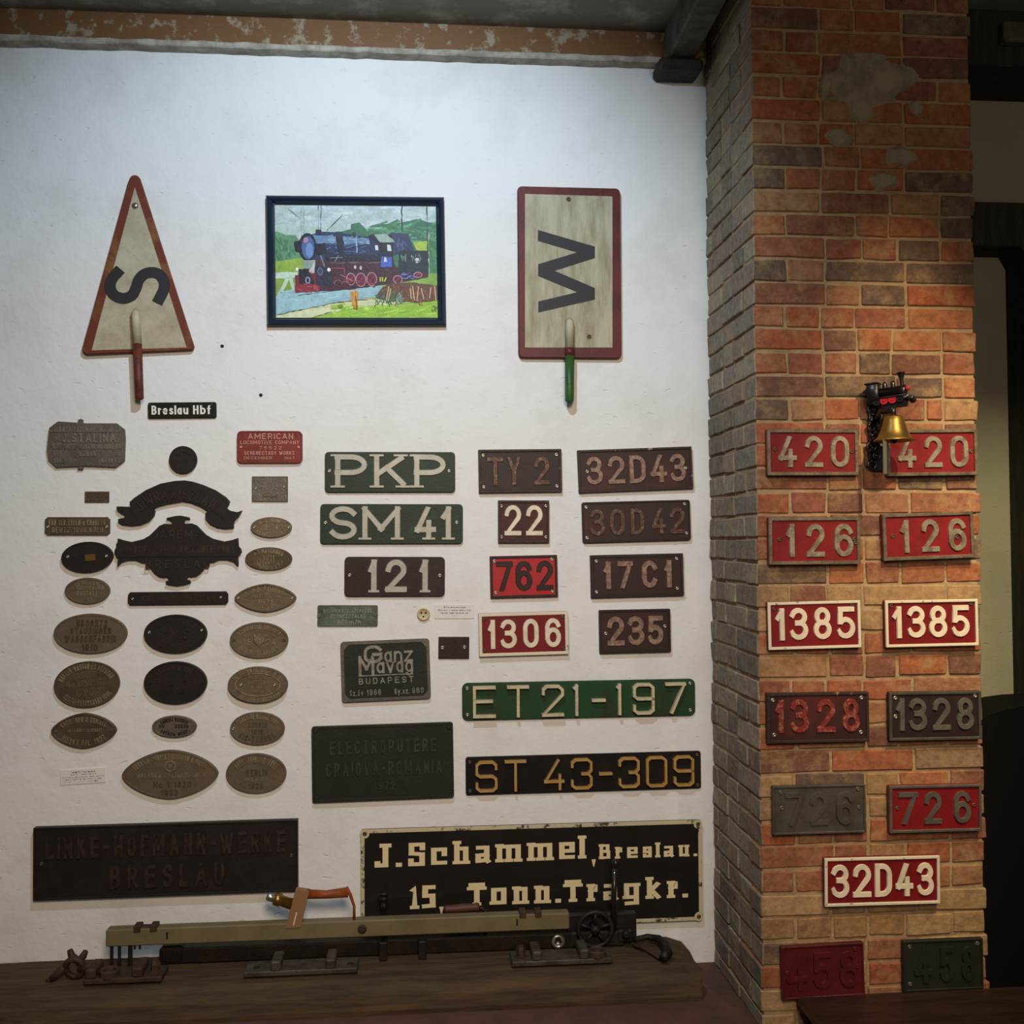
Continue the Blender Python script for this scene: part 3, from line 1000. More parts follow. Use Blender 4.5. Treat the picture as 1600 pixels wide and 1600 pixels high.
plate('speed_plate', 'thin greenish steel plate with faded engraved lines, left of the wall socket', 'sign', None, Q(496, 945.5, 590.5, 979), M_speed, thick=.004, corner=3, rim=(1.5, .001, M_castgrey),
      texts=[([('NAJWIĘKSZA SZYBKOŚĆ', .1, .9)], .66, .82, M_greyletter, D(t=.001, sw=.14)), ([('DOPUSZCZALNA', .22, .8)], .4, .58, M_greyletter, D(t=.001, sw=.15)), ([('80km/h', .33, .72)], .1, .32, M_greyletter, D(t=.001, sw=.15))], screws=[(.03, .5), (.97, .55)], sm=M_castgrey, bev=.001)
plate('maker_plate', 'small black plate with two bright screws, beside the red 1306 plate', 'sign', None, Q(685, 995, 733, 1029), M_brown, thick=.008, corner=1,
      texts=[([('LOKOMOTYWA', .15, .85)], .7, .84, M_ironletter, D(t=.002)), ([('NR 482', .3, .7)], .45, .6, M_ironletter, D(t=.002)), ([('1954', .38, .62)], .18, .32, M_ironletter, D(t=.002))], screws=[(.13, .51), (.85, .53)])
plate('maker_plate', 'very large black plate with two lines of black raised lettering', 'sign', None, [(57, 1290), (467, 1279), (466, 1388), (54, 1405)], M_iron, thick=.022, corner=1, rim=(3, .003, M_iron),
      texts=[([('LINKE-HOFMANN-WERKE', .045, .955)], .56, .86, M_ironletter, D(t=.006, sw=.18, gap=.22)), ([('BRESLAU', .285, .72)], .12, .44, M_ironletter, D(t=.006, sw=.18, gap=.3))], screws=[(.03, .5), (.975, .5)], sm=M_rust_screw)
# --- enamel sign
M_cream2 = mat('ivory_enamel_letter', (222, 204, 158), .4)
M_ivoryrim = mat('chipped_ivory_edge', (196, 182, 148), .5, col2=(66, 56, 44), scale=26, lo=.55, hi=.62)
qs = [(563, 1297), (1094, 1278), (1096, 1437), (566, 1453)]
X15 = dict(font=GS, xs=1.5, t=.001, top=1, each=True)
t, w_, h_ = plate('enamel_sign', 'large black enamel sign with two lines of heavy ivory slab lettering', 'sign', None, qs, M_black, thick=.016, corner=3,
      texts=[([('J.', .035, .117)], .63, .86, M_cream2, D(X15, sw=.165, gap=.1)), ([('Schammel', .135, .648)], .632, .86, M_cream2, D(X15, sw=.16, serif=1.6, gap=.16, slope=.013)),
             ([('Breslau.', .692, .985)], .642, .79, M_cream2, D(X15, sw=.165, serif=1.5, gap=.22)),
             ([('15', .14, .216)], .213, .44, M_cream2, D(X15, sw=.17, serif=1.6, gap=.1)), ([('Tonn.', .309, .577)], .225, .448, M_cream2, D(X15, sw=.165, serif=1.6, gap=.18)),
             ([('Tragkr.', .59, .955)], .228, .445, M_cream2, D(X15, sw=.165, serif=1.6, gap=.18, slope=.004))], bev=.003)
bm = bmesh.new()
for fx, fy in ((.67, .642), (.224, .225)):
    p = [((fx-.5)*w_, (fy-.5)*h_), ((fx-.5)*w_+.017, (fy-.5)*h_), ((fx-.5)*w_+.010, (fy-.5)*h_-.028), ((fx-.5)*w_+.007, (fy-.5)*h_-.028)]
    slab(bm, list(reversed(p)), .0155, .0165, .0003)
link('comma', bm, M_cream2, t)
bm = bmesh.new()
ring(bm, rrect(w_+.001, h_+.001, .006, 5), rrect(w_-.026, h_-.026, .012, 5), .0135, .0175, .001)
link('border', bm, M_ivoryrim, t)
for sx, sy in ((-1, -1), (1, -1), (1, 1), (-1, 1)):
    bm = bmesh.new()
    lathe(bm, [(.0, .016), (.017, .016), (.017, .0176), (.0, .0176)], 16, Matrix.Translation((sx*(w_/2-.014), sy*(h_/2-.014), 0)))
    link('corner_eyelet', bm, M_ivoryrim, t)
    screw(t, sx*(w_/2-.014), sy*(h_/2-.014), .0172, .008, M_rust_screw)
plate('station_plate', 'small black enamel plate with white lettering below the triangular sign', 'sign', None, [(232, 629), (338.5, 629), (339, 653), (232, 655)], M_black, thick=.01, corner=3,
      texts=[([('Breslau', .055, .59), ('Hbf', .66, .92)], .24, .8, M_white, D(sw=.14, xs=1.4, t=.001, top=1, gap=.16))], screws=[(.03, .86), (.94, .86)], sr=.004, sm=M_rust_screw)
# --- left group, small rectangular plates


def stal(w_, h_):
    h = [(-.5, -.12), (-.48, -.34), (-.38, -.5), (-.0, -.47), (.38, -.5), (.49, -.36), (.5, .1), (.49, .33), (.39, .46), (0, .46), (-.36, .5), (-.47, .36)]
    return [(x*w_, y*h_) for x, y in h]


t, w_, h_ = plate('maker_plate', 'grey cast plate with cut corners and four raised lines, far left of the wall', 'sign', None, Q(75, 659, 197, 731), M_castgrey, thick=.014, shape=stal,
      texts=[([('ZAKŁADY PRZEM.METALOWEGO', .05, .95)], .76, .87, M_greycastletter, D(sw=.16)), ([('IM.', .1, .18)], .56, .67, M_greycastletter, D(sw=.16)), ([('J.STALINA', .2, .885)], .54, .74, M_greycastletter, D(sw=.17)),
             ([('PRZEDSIĘB.PAŃSTW.WYODRĘBN.', .04, .96)], .4, .5, M_greycastletter, D(sw=.16)), ([('POZNAŃ', .37, .63)], .24, .35, M_greycastletter, D(sw=.16)), ([('1952', .1, .23), ('№1843'.replace('№', 'No'), .7, .94)], .1, .2, M_greycastletter, D(sw=.16, gap=.3))])
for sy in (-1, 1):
    bm = bmesh.new()
    slab(bm, [(-.03, sy*h_*.5-.008), (-.012, sy*h_*.5-.008), (-.012, sy*h_*.5+.006), (-.02, sy*h_*.5+.01), (-.03, sy*h_*.5+.006)], .002, .012, .002)
    link('fixing_lug', bm, M_castgrey, t)
plate('maker_plate', 'tiny dark brown plaque with fine engraved lines', 'sign', None, Q(133, 768, 171, 785.5), M_bronzedark, thick=.005, corner=1,
      texts=[([('FABRYKA MASZYN', .08, .92)], .68, .84, M_iron, D(t=.001)), ([('WROCLAW No 12', .08, .92)], .4, .56, M_iron, D(t=.001)), ([('ROK 1930', .2, .8)], .14, .28, M_iron, D(t=.001))], bev=.001)
plate('maker_plate', 'narrow brown bronze plaque with two lines and a screw at each end', 'sign', None, Q(71, 808, 172.5, 836.5), M_bronzedark, thick=.008, shape='notched', corner=3,
      texts=[([('VAN DER ZYPEN u CHARLIER', .06, .94)], .54, .86, BT, D(sw=.15)), ([('DEUTZ 1898 KÖLN', .12, .9)], .14, .44, BT, D(sw=.15))], screws=[(.05, .47), (.955, .47)], sr=.006)
M_alco = mat('maroon_paint', (124, 44, 40), .45, col2=(106, 38, 34), scale=12, bump=.15)
M_alcotop = mat('pinkish_bare_letter', (198, 150, 132), .45, .2)
plate('maker_plate', 'maroon rounded plate with five lines of pale raised lettering', 'sign', None, Q(371.5, 674, 473, 724), M_alco, thick=.014, corner=7, rim=(1.6, .002, M_alco),
      texts=[([('AMERICAN', .17, .86)], .74, .92, M_alcotop, D(sw=.15)), ([('LOCOMOTIVE COMPANY', .05, .95)], .58, .7, M_alcotop, D(sw=.14)), ([('75522', .34, .68)], .42, .52, M_alcotop, D(sw=.15, gap=.4)),
             ([('SCHENECTADY WORKS', .11, .88)], .25, .37, M_alcotop, D(sw=.15)), ([('DECEMBER', .11, .54), ('1947', .72, .88)], .11, .2, M_alcotop, D(sw=.14))], screws=[(.06, .5), (.945, .5)], sr=.005, sm=M_alcotop)
t, w_, h_ = plate('maker_plate', 'small square grey plaque with fine lines, below the maroon plate', 'sign', None, Q(394, 744.5, 450, 784), M_castgrey, thick=.006, corner=.5, rim=(1.2, .0008, M_bronzedark),
      texts=[([('ZAKLADY BUDOWY', .1, .9)], .78, .87, M_bronze, D(t=.001)), ([('MASZYN I APARATOW', .1, .9)], .64, .73, M_bronze, D(t=.001)), ([('TYP 1250', .25, .85)], .5, .58, M_bronze, D(t=.001)), ([('NR 7780', .3, .7)], .4, .48, M_bronze, D(t=.001))], screws=[(.11, .52), (.9, .58)], sr=.005, bev=.001)
bm = bmesh.new()
slab(bm, rrect(w_*.42, h_*.16, h_*.08, 5, .0, -h_*.24), .0055, .009, .0012)
link('tag_boss', bm, M_bronze, t)
plate('maker_plate', 'long narrow black bar plate with clipped ends under the shield plaque', 'sign', None, [(201, 925), (357, 924), (357, 944), (201, 946)], M_iron, thick=.012, shape=lambda w_, h_: [(w_/2-.008, -h_/2), (w_/2, -h_/2+.01), (w_/2, h_/2-.01), (w_/2-.008, h_/2), (-w_/2+.008, h_/2), (-w_/2, h_/2-.01), (-w_/2, -h_/2+.01), (-w_/2+.008, -h_/2)],
      texts=[([('KREMNA BRESLAU', .14, .88)], .25, .75, M_ironletter, D(t=.002, sw=.16))], screws=[(.05, .5), (.93, .55)], sr=.005)
# --- round and oval plates


def ovalplate(label, cx, cy, rx, ry, body, texts, tilt=0, shape='oval', rim=(3, .002), thick=.012, screws=(), lm=None, sm=None, name='maker_plate'):
    dy = tilt*rx
    q = [(cx-rx, cy-ry+dy), (cx+rx, cy-ry-dy), (cx+rx, cy+ry-dy), (cx-rx, cy+ry+dy)]
    return plate(name, label, 'sign', OV, q, body, thick=thick, shape=shape, rim=(rim[0], rim[1], body) if rim else None, texts=texts, screws=screws, sr=.006, sm=sm)


up = lambda k, a=150: D(arc=(a, 180-a, k), sw=.15, t=.003)
dn = lambda k, a=210: D(arc=(a, 540-a, k), sw=.15, t=.003)
S_ = D(sw=.15, t=.003)
ovalplate('small round dark grey disc plaque above the curved ribbon plaque', 287, 719, 21.7, 21.7, M_iron, [([('WAGGONBAU', 0, 0)], .0, .17, M_ironletter, up((.72, .72))), ([('1917', .3, .7)], .4, .58, M_ironletter, S_)], name='disc_plate')
ovalplate('smallest bronze oval in the right column, topmost, notched at its lower edge', 424.5, 824, 32, 16, M_bronze, [([('LINZER LOKOMOTIV', 0, 0)], 0, .2, BT, up((.74, .7), 155)), ([('19', .24, .4), ('40', .6, .78)], .36, .66, BT, S_), ([('KRAUSS & COMP', 0, 0)], 0, .2, BT, dn((.74, .72), 205))], screws=[(.09, .5), (.93, .5)])
ovalplate('small dark bronze oval between the topmost oval and the pointed one', 420.5, 873, 36.5, 18, M_bronzedark, [([('A.D.MASCHINEN', 0, 0)], 0, .2, BT, up((.72, .7), 150)), ([('1911', .38, .62)], .42, .66, BT, S_), ([('BAUANSTALT', .25, .8)], .24, .4, BT, S_), ([('HUMBOLDT', 0, 0)], 0, .17, BT, dn((.72, .75), 225))])
ovalplate('pointed bronze oval with raised rim and number 92 in its middle', 415.5, 934, 48, 22, M_bronze, [([('C.D.MAGIRUS', 0, 0)], 0, .21, BT, up((.76, .66), 150)), ([('WERKE', .4, .6)], .6, .7, BT, S_), ([('AKTIENGESELLSCHAFT', .16, .84)], .5, .58, BT, S_), ([('1921', .38, .62)], .24, .46, BT, S_), ([('ULM A/D.', 0, 0)], 0, .17, BT, dn((.62, .72), 225))], shape='pointed', rim=(3, .004), thick=.014, screws=[(.06, .5), (.94, .5)])
t, w_, h_ = ovalplate('bronze oval with a round crest between the numbers 18 and 24', 405.5, 1000, 45.5, 28, M_bronze, [([('U.D.BORSIGSCHE LOKOMOTIV', 0, 0)], 0, .13, BT, up((.78, .76), 155)), ([('18', .22, .38), ('24', .62, .8)], .36, .54, BT, S_), ([('BAU', .24, .4), ('WERK', .6, .8)], .6, .7, BT, S_), ([('BERLIN BEI AACHEN', 0, 0)], 0, .13, BT, dn((.74, .72), 210))], screws=[(.07, .5), (.93, .5)], sm=M_bronzedark)
bm = bmesh.new()
slab(bm, [(-.02, .022), (-.02, -.004), (0, -.026), (.02, -.004), (.02, .022), (.007, .014), (0, .026), (-.007, .014)], .0115, .016, .002)
link('crest', bm, BT, t)
t, w_, h_ = ovalplate('thick bronze oval with a second raised ring inside, right column', 404, 1069, 46.5, 28, M_bronze, [([('THE BALDWIN LOCOMOTIVE WORKS', 0, 0)], 0, .13, BT, up((.86, .83), 160)), ([('BUILT AT', .36, .65)], .66, .75, BT, S_), ([('FACTORY', .34, .7)], .52, .62, BT, S_), ([('WORKS', .37, .64)], .4, .49, BT, S_), ([('1944', .42, .6)], .27, .36, BT, S_), ([('PHILADELPHIA PENNSYLVANIA', 0, 0)], 0, .12, BT, dn((.86, .84), 200))], thick=.02, rim=(2, .002), screws=[(.22, .5), (.78, .5)])
bm = bmesh.new()
ring(bm, oval(w_*.385, h_*.33), oval(w_*.36, h_*.3), .0195, .0225, .0008)
link('inner_ring', bm, BT, t)
ovalplate('bronze oval with the year 1916 and large lettering along its foot', 403, 1137.5, 42.5, 25.5, M_bronze, [([('UNGARISCHE WAGGONFABRIK', 0, 0)], 0, .17, BT, up((.8, .76), 158)), ([('223518', .33, .67)], .55, .69, M_bronzedark, S_), ([('1916', .39, .6)], .34, .48, M_bronzedark, S_), ([('KIS-TAROSA', 0, 0)], 0, .2, M_bronzedark, dn((.74, .7), 208))], screws=[(.06, .5)], thick=.013)
ovalplate('large bronze oval with BERLIN across its middle, lowest of the right column', 401, 1207.5, 47, 31, M_bronze, [([('ORENSTEIN & KOPPEL', 0, 0)], 0, .17, BT, up((.76, .7), 155)), ([('BERLIN', .33, .69)], .44, .6, M_bronzedark, S_), ([('DREWITZ', .32, .68)], .31, .39, BT, S_), ([('1928', .38, .62)], .12, .26, M_bronzedark, S_)])
t, w_, h_ = ovalplate('black oval plate with a small brass tag and two bright screws', 138, 870.5, 40, 24, M_iron, [], tilt=.06, thick=.016, rim=(2.5, .001), screws=[(.13, .55), (.88, .5)])
bm = bmesh.new()
box(bm, -.04*w_, .165*w_, -.13*h_, .09*h_, .0155, .019, .001)
link('brass_tag', bm, mat('dull_brass', (112, 86, 44), .5, .5, bump=.2), t)
ovalplate('small bronze oval under the black tagged oval', 138, 923, 35, 20.5, M_bronze, [([('CEGIELSKI', 0, 0)], 0, .17, BT, up((.68, .66), 145)), ([('WAGGONFABRIK', .14, .88)], .53, .68, BT, S_), ([('RASTATT', .27, .73)], .3, .5, BT, S_), ([('1912', .4, .6)], .1, .24, BT, S_)])
ovalplate('bronze oval with four straight lines of clear lettering and the year 1910', 143, 989.5, 57, 31, M_bronze, [([('NRO6272', .31, .73)], .68, .85, M_bronzedark, D(sw=.17, t=.004)), ([('STAUDINGER', .23, .785)], .5, .66, M_bronzedark, D(sw=.17, t=.004)), ([('WAGGONFABRIK', .15, .86)], .29, .46, M_bronzedark, D(sw=.17, t=.004)), ([('1910', .39, .6)], .08, .24, M_bronzedark, D(sw=.17, t=.004))], thick=.014)
ovalplate('black oval plate, upper of the two in the second column', 275.5, 990, 49, 30, M_iron, [([('WEGMANN & CO', 0, 0)], 0, .15, M_ironletter, up((.72, .7))), ([('S.W.S.', .22, .78)], .38, .62, M_ironletter, S_), ([('CASSEL', 0, 0)], 0, .15, M_ironletter, dn((.72, .7), 220))], thick=.016, screws=[(.085, .54), (.92, .6)])
ovalplate('black oval plate, lower of the two in the second column', 275.5, 1066, 49, 33, M_iron, [([('MASCHINENFABRIK', 0, 0)], 0, .14, M_ironletter, up((.74, .72))), ([('ESSLINGEN', .15, .85)], .45, .58, M_ironletter, S_), ([('1913', .36, .64)], .24, .36, M_ironletter, S_)], thick=.016, screws=[(.09, .5), (.92, .5)], sm=M_iron)
ovalplate('tilted bronze oval with the year 1908 in the left column', 137, 1069, 51, 36, M_bronzedark, [([('MAGYAR WAGGON ES GEPGYAR', 0, 0)], 0, .13, BT, up((.82, .8), 165)), ([('1908', .37, .63)], .64, .78, M_bronze, S_), ([('No 12501 SZ.', .2, .82)], .46, .6, M_bronze, S_), ([('GYÖR', .34, .7)], .24, .4, M_bronze, S_), ([('RESZVENYTARSASAG 1896', 0, 0)], 0, .12, BT, dn((.8, .8), 210))], tilt=.08, rim=(2, .002))
ovalplate('pointed bronze oval with lettering only along its rim, lowest of the left column', 132.5, 1141, 51, 27.5, M_bronzedark, [([('CHRISTOPH & UNMACK', 0, 0)], 0, .16, BT, up((.76, .64), 155)), ([('AKTIENGESELLSCHAFT', .25, .78)], .46, .56, BT, S_), ([('NIESKY O/L. 1927', 0, 0)], 0, .16, BT, dn((.74, .68), 208))], shape='pointed', rim=(3, .003), tilt=.02, screws=[(.07, .5), (.93, .52)], sm=M_bronze)
ovalplate('small grey oval below the two black ovals', 273.5, 1134.5, 34.5, 17, M_castgrey, [([('FABRYKA WAGONOW', 0, 0)], 0, .17, M_iron, up((.7, .66), 150)), ([('NR', .16, .28), ('00539', .52, .82)], .44, .6, M_iron, S_), ([('OSTROW WLKP', 0, 0)], 0, .16, M_iron, dn((.7, .7), 210))])
t, w_, h_ = ovalplate('largest bronze oval, with a small ringed emblem above its lettering', 267, 1209, 75, 38, M_bronze, [([('PIERWSZA FABRYKA LOKOMOTYW W POLSCE', 0, 0)], 0, .12, BT, up((.8, .74), 160)), ([('ZAKLADOW CHRZANOWSKICH', .13, .87)], .43, .54, BT, D(sw=.15, t=.003)), ([('No 1 1620', .33, .72)], .24, .36, M_bronzedark, S_), ([('1933', .41, .58)], .07, .19, M_bronzedark, S_)], tilt=.02, shape='pointed', thick=.014)
bm = bmesh.new()
ring(bm, oval(.02, .02, 2, 24), oval(.016, .016, 2, 24), .0135, .017, .0008)
glyph(bm, 'e', -.008, .014-.02, .016, .018, .003, .0135, .0165)
bmesh.ops.translate(bm, verts=bm.verts, vec=(0, h_*.17, 0))
link('emblem', bm, BT, t)

# --- ribbon and shield, black castings


def outline(name, label, left, right, thick, y=0.):
    pts = [W(u, v, y) for u, v in left + right]
    c = sum(pts, Vector())/len(pts)
    o = [(p.x-c.x, p.z-c.z) for p in pts]
    area = sum(o[i-1][0]*o[i][1]-o[i][0]*o[i-1][1] for i in range(len(o)))
    if area < 0:
        o.reverse()
    t = thing(name, label, 'sign', Matrix.Translation(c) @ RX90)
    bm = bmesh.new()
    slab(bm, o, 0, thick, .0008)
    link('plate_body', bm, M_iron, t)
    return t, c


rib = [(290, 751), (275, 751.8), (252.5, 756), (230, 766), (212, 778), (204.5, 784.7), (205, 788.5), (209, 792), (201.5, 792), (191, 791.5), (184, 791.5), (185.7, 798), (192.5, 802.7), (198.5, 805.7),
       (195.5, 809.5), (186.5, 811), (187, 816), (194, 820), (207.5, 821.5), (222.5, 820), (234.5, 814.7), (242, 806.5), (243.5, 799.7), (241, 795), (249.5, 791.5), (263, 787.7), (275, 785.8), (287, 783.5)]
rib2 = [(300, 785.5), (315, 791.5), (325.5, 798), (322, 803.5), (323, 811), (330, 819), (342, 824.5), (354, 826), (366, 825), (366, 819), (367.5, 813), (373.5, 808), (377, 802), (379, 798), (372, 800.5), (360, 798),
        (355, 794), (358.5, 789), (360, 784), (354, 777), (337.5, 766), (318, 757.7), (303, 753)]
t, c = outline('ribbon_plaque', 'black iron casting shaped as a curved ribbon with forked ends', rib, rib2, .018)
arc_letters(t, 'J.WRAWISZLAW', .162, .1, 152, 28, .04, .0175, .004, M_ironletter, .15, cy=-.047)
bm = bmesh.new()
stroke(bm, [(-.17, .002), (-.145, -.03)], .006, .017, .02)
stroke(bm, [(.13, -.008), (.165, -.034)], .006, .017, .02)
link('fold_line', bm, M_iron, t)
half = [(280, 806), (275, 806.5), (263, 809), (261, 812), (266, 812), (270.5, 815), (270, 819), (264.5, 819), (258.5, 818.5), (251, 821.5), (243.5, 829), (236, 836.5), (225.5, 842.5), (207.5, 846.8), (195.5, 844.5), (186, 841.5),
        (185.8, 849), (185.8, 854), (182, 858), (180.5, 863), (183.5, 867.8), (187, 868.5), (185.8, 877.5), (185.8, 885), (192.5, 878), (203, 875), (215, 875), (224, 879), (228.5, 879), (236, 885.8), (243.5, 895.5), (251, 900.8),
        (259, 902), (262, 900.8), (264.5, 903), (266.8, 906), (261.5, 907.5), (260, 911), (267.5, 913.5), (279.5, 915)]
t, c = outline('shield_plaque', 'black iron casting shaped as an ornate shield with a wide lettered band', half, [(2*279.5-u, v-.7) for u, v in reversed(half[1:-1])], .018)
bm = bmesh.new()
slab(bm, rrect(.44, .052, .004, 2, 0, .003), .0175, .0205, .001)
link('band', bm, M_iron, t)
letters(t, 'EISENGIESSEREI U MASCHINENFABRIK', -.205, .205, -.012, .018, .0203, .002, M_ironletter, sw=.17)
letters(t, 'BRESLAU', -.115, .115, -.065, -.033, .0177, .003, M_ironletter, sw=.17, gap=.4)
letters(t, 'JAREMA', -.085, .085, .043, .075, .0177, .003, M_ironletter, sw=.17)

# --- paper labels and the socket
M_label = M_paper


def paper(label, quad, lines):
    t, w_, h_ = plate('caption_card', label, 'label', None, quad, M_paper, thick=.003, corner=.3, bev=.0005, texts=[([(s, a, b)], y0, y1, M_ink, D(t=.0006, sw=.3 if i == 0 else .26, gap=.15, top=1)) for i, (s, a, b, y0, y1) in enumerate(lines)])
    return t


paper('white paper caption card with five lines, below the left oval plates', [(94.5, 1203), (164.5, 1199), (165, 1222), (95, 1227)],
      [('Tabliczki znamionowe', .24, .78, .74, .86), ('z lokomotyw i wagonow kolejowych', .2, .82, .6, .68), ('Fabryki taboru kolejowego oraz zaklady naprawcze', .04, .97, .43, .51), ('z terenu Polski Niemiec Austrii i Wegier', .05, .92, .28, .36), ('XIX i XX wiek', .06, .9, .12, .2)])
paper('white paper caption card right of the round socket', [(678.5, 944), (740.5, 945), (741, 966), (678.5, 967)],
      [('Oznaczenia serii i typow', .24, .8, .74, .86), ('lokomotyw i wagonow trakcyjnych', .1, .92, .54, .66), ('Polskich Kolei Panstwowych', .14, .86, .34, .46), ('PKP', .44, .58, .16, .24)])
mtx, w_, h_ = frame_of(Q(652, 948, 671.5, 971), 0)
t = thing('wall_socket', 'small round cream electric socket set in the white wall', 'socket', mtx)
M_bakelite = mat('cream_bakelite', (196, 180, 140), .4)
bm = bmesh.new()
lathe(bm, [(.024, 0), (.0245, .006), (.023, .01), (.020, .0115), (.0185, .008), (0, .008)], 26)
link('socket_body', bm, M_bakelite, t, True)
for x, y_ in ((-.008, .005), (.008, .005), (0, -.009)):
    bm = bmesh.new()
    lathe(bm, [(.0038, .0078), (.0038, .0088), (0, .0088)], 10, Matrix.Translation((x, y_, 0)))
    link('pin_hole', bm, M_ink, t)
for (u, v, lb) in ((407.5, 617.5, 'dark plug hole in the white wall between the two signal boards'), (347, 541, 'small dark nail hole right of the triangular sign')):
    bm = bmesh.new()
    lathe(bm, [(.0075, -.0005), (.0055, .0012), (.003, .0008), (0, .0006)], 12, Matrix.Translation(W(u, v)) @ RX90)
    tag(link('wall_plug', bm, M_ink), lb, 'plug')

# --- pillar plates
PP = PY - .006
FR = (5, .006, M_framemetal)
WR = (4, .006, M_creamrim)
N17 = D(each=True, sw=.17, t=.006)


def pnum(label, quad, body, s, xs, y0, y1, m, rim, screws, op=None, sm=M_rust_screw, **k):
    return plate('number_plate', label, 'sign', NB, quad, body, y=PP, thick=.014, corner=1, rim=rim, texts=[(num(s, *xs), y0, y1, m, op or N17)], screws=screws, sm=sm, **k)


pnum('red 420 plate left of the brass bell', [(1195, 671), (1337, 672), (1339, 743), (1197, 744)], M_red, '420', (.118, .323, .41, .61, .693, .9), .175, .86, M_silverred, FR, [(.09, .57), (.93, .52)])
pnum('red 420 plate partly hidden by the brass bell', [(1381, 672), (1523, 671), (1523.5, 743), (1383, 745)], M_red, '420', (.118, .323, .41, .61, .693, .9), .175, .86, M_silverred, FR, [(.93, .52)])
pnum('red 126 plate in the left column, screw right of its 6', [(1198, 808), (1341, 808), (1341, 881), (1199, 883)], M_red, '126', (.183, .286, .408, .611, .714, .925), .155, .86, M_silverred, FR, [(.12, .53), (.935, .53), (.95, .45)])
pnum('red 126 plate in the right column, large screw inside its 6', [(1375, 803), (1516, 799), (1519, 871), (1377, 877)], M_red, '126', (.186, .29, .42, .617, .717, .918), .155, .86, M_silverred, FR, [(.11, .52), (.815, .45)])
pnum('red 1385 plate with white border, left of its twin', [(1196, 941), (1340, 937), (1343, 1011), (1199, 1015)], M_reddeep, '1385', (.075, .183, .232, .434, .488, .686, .74, .943), .19, .87, M_cream, WR, [(.07, .86), (.92, .9)])
pnum('red 1385 plate with white border, right of its twin', [(1379, 938), (1523, 935), (1525, 1008), (1381, 1011)], M_reddeep, '1385', (.072, .179, .235, .433, .469, .668, .711, .91), .19, .87, M_cream, WR, [(.07, .88), (.93, .9)])
pnum('dark oxide red 1328 plate with worn red numerals', [(1196, 1082), (1354, 1080), (1355, 1157), (1196, 1161)], M_oxidedark, '1328', (.075, .166, .224, .412, .483, .669, .737, .91), .2, .87, M_redworn, wr, [(.06, .86), (.93, .88), (.07, .17), (.92, .19)], sm=M_screw)
pnum('black 1328 plate with grey numerals and bare metal rim', [(1386, 1080), (1528, 1079), (1530, 1153), (1386, 1157)], M_brown, '1328', (.068, .17, .21, .413, .468, .666, .73, .923), .2, .87, M_castgrey, (4, .005, M_gunmetal), [(.07, .88), (.94, .9), (.07, .5)], sm=M_screw)
pnum('dark grey 726 plate painted all over', [(1204, 1227), (1350, 1223), (1349, 1299), (1206, 1303)], M_gunmetal, '726', (.132, .34, .396, .595, .677, .877), .17, .86, M_gunmetal, (3, .004, M_gunmetal), [(.09, .87), (.92, .9), (.1, .55), (.93, .52)], sm=M_castgrey)
pnum('red 726 plate with bare metal numerals and rim', [(1385, 1226), (1529, 1223), (1530, 1296), (1387, 1300)], M_red, '726', (.097, .31, .375, .567, .695, .887), .17, .86, M_castgrey, (4, .006, M_castgrey), [(.09, .52), (.92, .55)])
pnum('red 32D43 plate with white border, alone in the middle of the pillar', [(1285, 1338), (1463, 1335), (1466, 1408), (1286, 1415)], M_reddeep, '32D43', (.055, .215, .243, .403, .433, .585, .614, .768, .8, .95), .17, .86, M_cream, WR, [])
pnum('oxblood 458 plate painted red all over, low on the pillar', [(1218, 1477), (1346, 1469), (1348, 1552), (1220, 1560)], M_oxblood, '458', (.05, .31, .37, .62, .695, .94), .17, .86, M_oxblood, (3, .004, M_oxblood), [(.07, .5), (.92, .55), (.9, .88)], sm=M_oxblood)
pnum('black-green 458 plate low on the pillar', [(1407, 1468), (1532, 1463), (1533, 1542), (1410, 1547)], M_blackgreen, '458', (.13, .35, .444, .633, .72, .906), .17, .86, M_blackgreen, (3, .003, M_blackgreen), [(.08, .88), (.93, .9), (.08, .15)], sm=M_castgrey)

# ------------------------------------------------------------------ signal boards
M_boardcream = mat('weathered_cream_board', (186, 176, 150), .65, col2=(152, 142, 114), scale=9, lo=.4, hi=.68, bump=.3, bscale=40)
M_boardgrain = mat('weathered_grained_board', (176, 169, 142), .65, col2=(142, 132, 104), scale=7, lo=.4, hi=.68, bump=.5, bscale=30, stretch=(4, 4, .8))
M_rustedge = mat('rusty_orange_edge', (106, 50, 32), .65, col2=(128, 84, 46), scale=10, lo=.5, hi=.66, bump=.3)
M_redbrown = mat('redbrown_handle', (104, 50, 38), .5, col2=(74, 36, 30), scale=30, bump=.3)
M_maroonedge = mat('maroon_border', (94, 33, 32), .5, col2=(80, 29, 29), scale=10, bump=.15)
M_signblack = mat('sign_black', (46, 44, 46), .55)
M_greenhandle = mat('green_handle', (52, 92, 46), .4, col2=(44, 74, 40), scale=14, bump=.2)
M_chrome = mat('shiny_bolt', (190, 186, 170), .25, .9)

ctr = W(213, 430)
t = thing('signal_board', 'tall triangular cream signal board with rusty edges and a sideways S', 'sign', Matrix.Translation(ctr) @ RX90)
loc = lambda u, v: ((W(u, v).x-ctr.x), (W(u, v).z-ctr.z))
BZ = .024


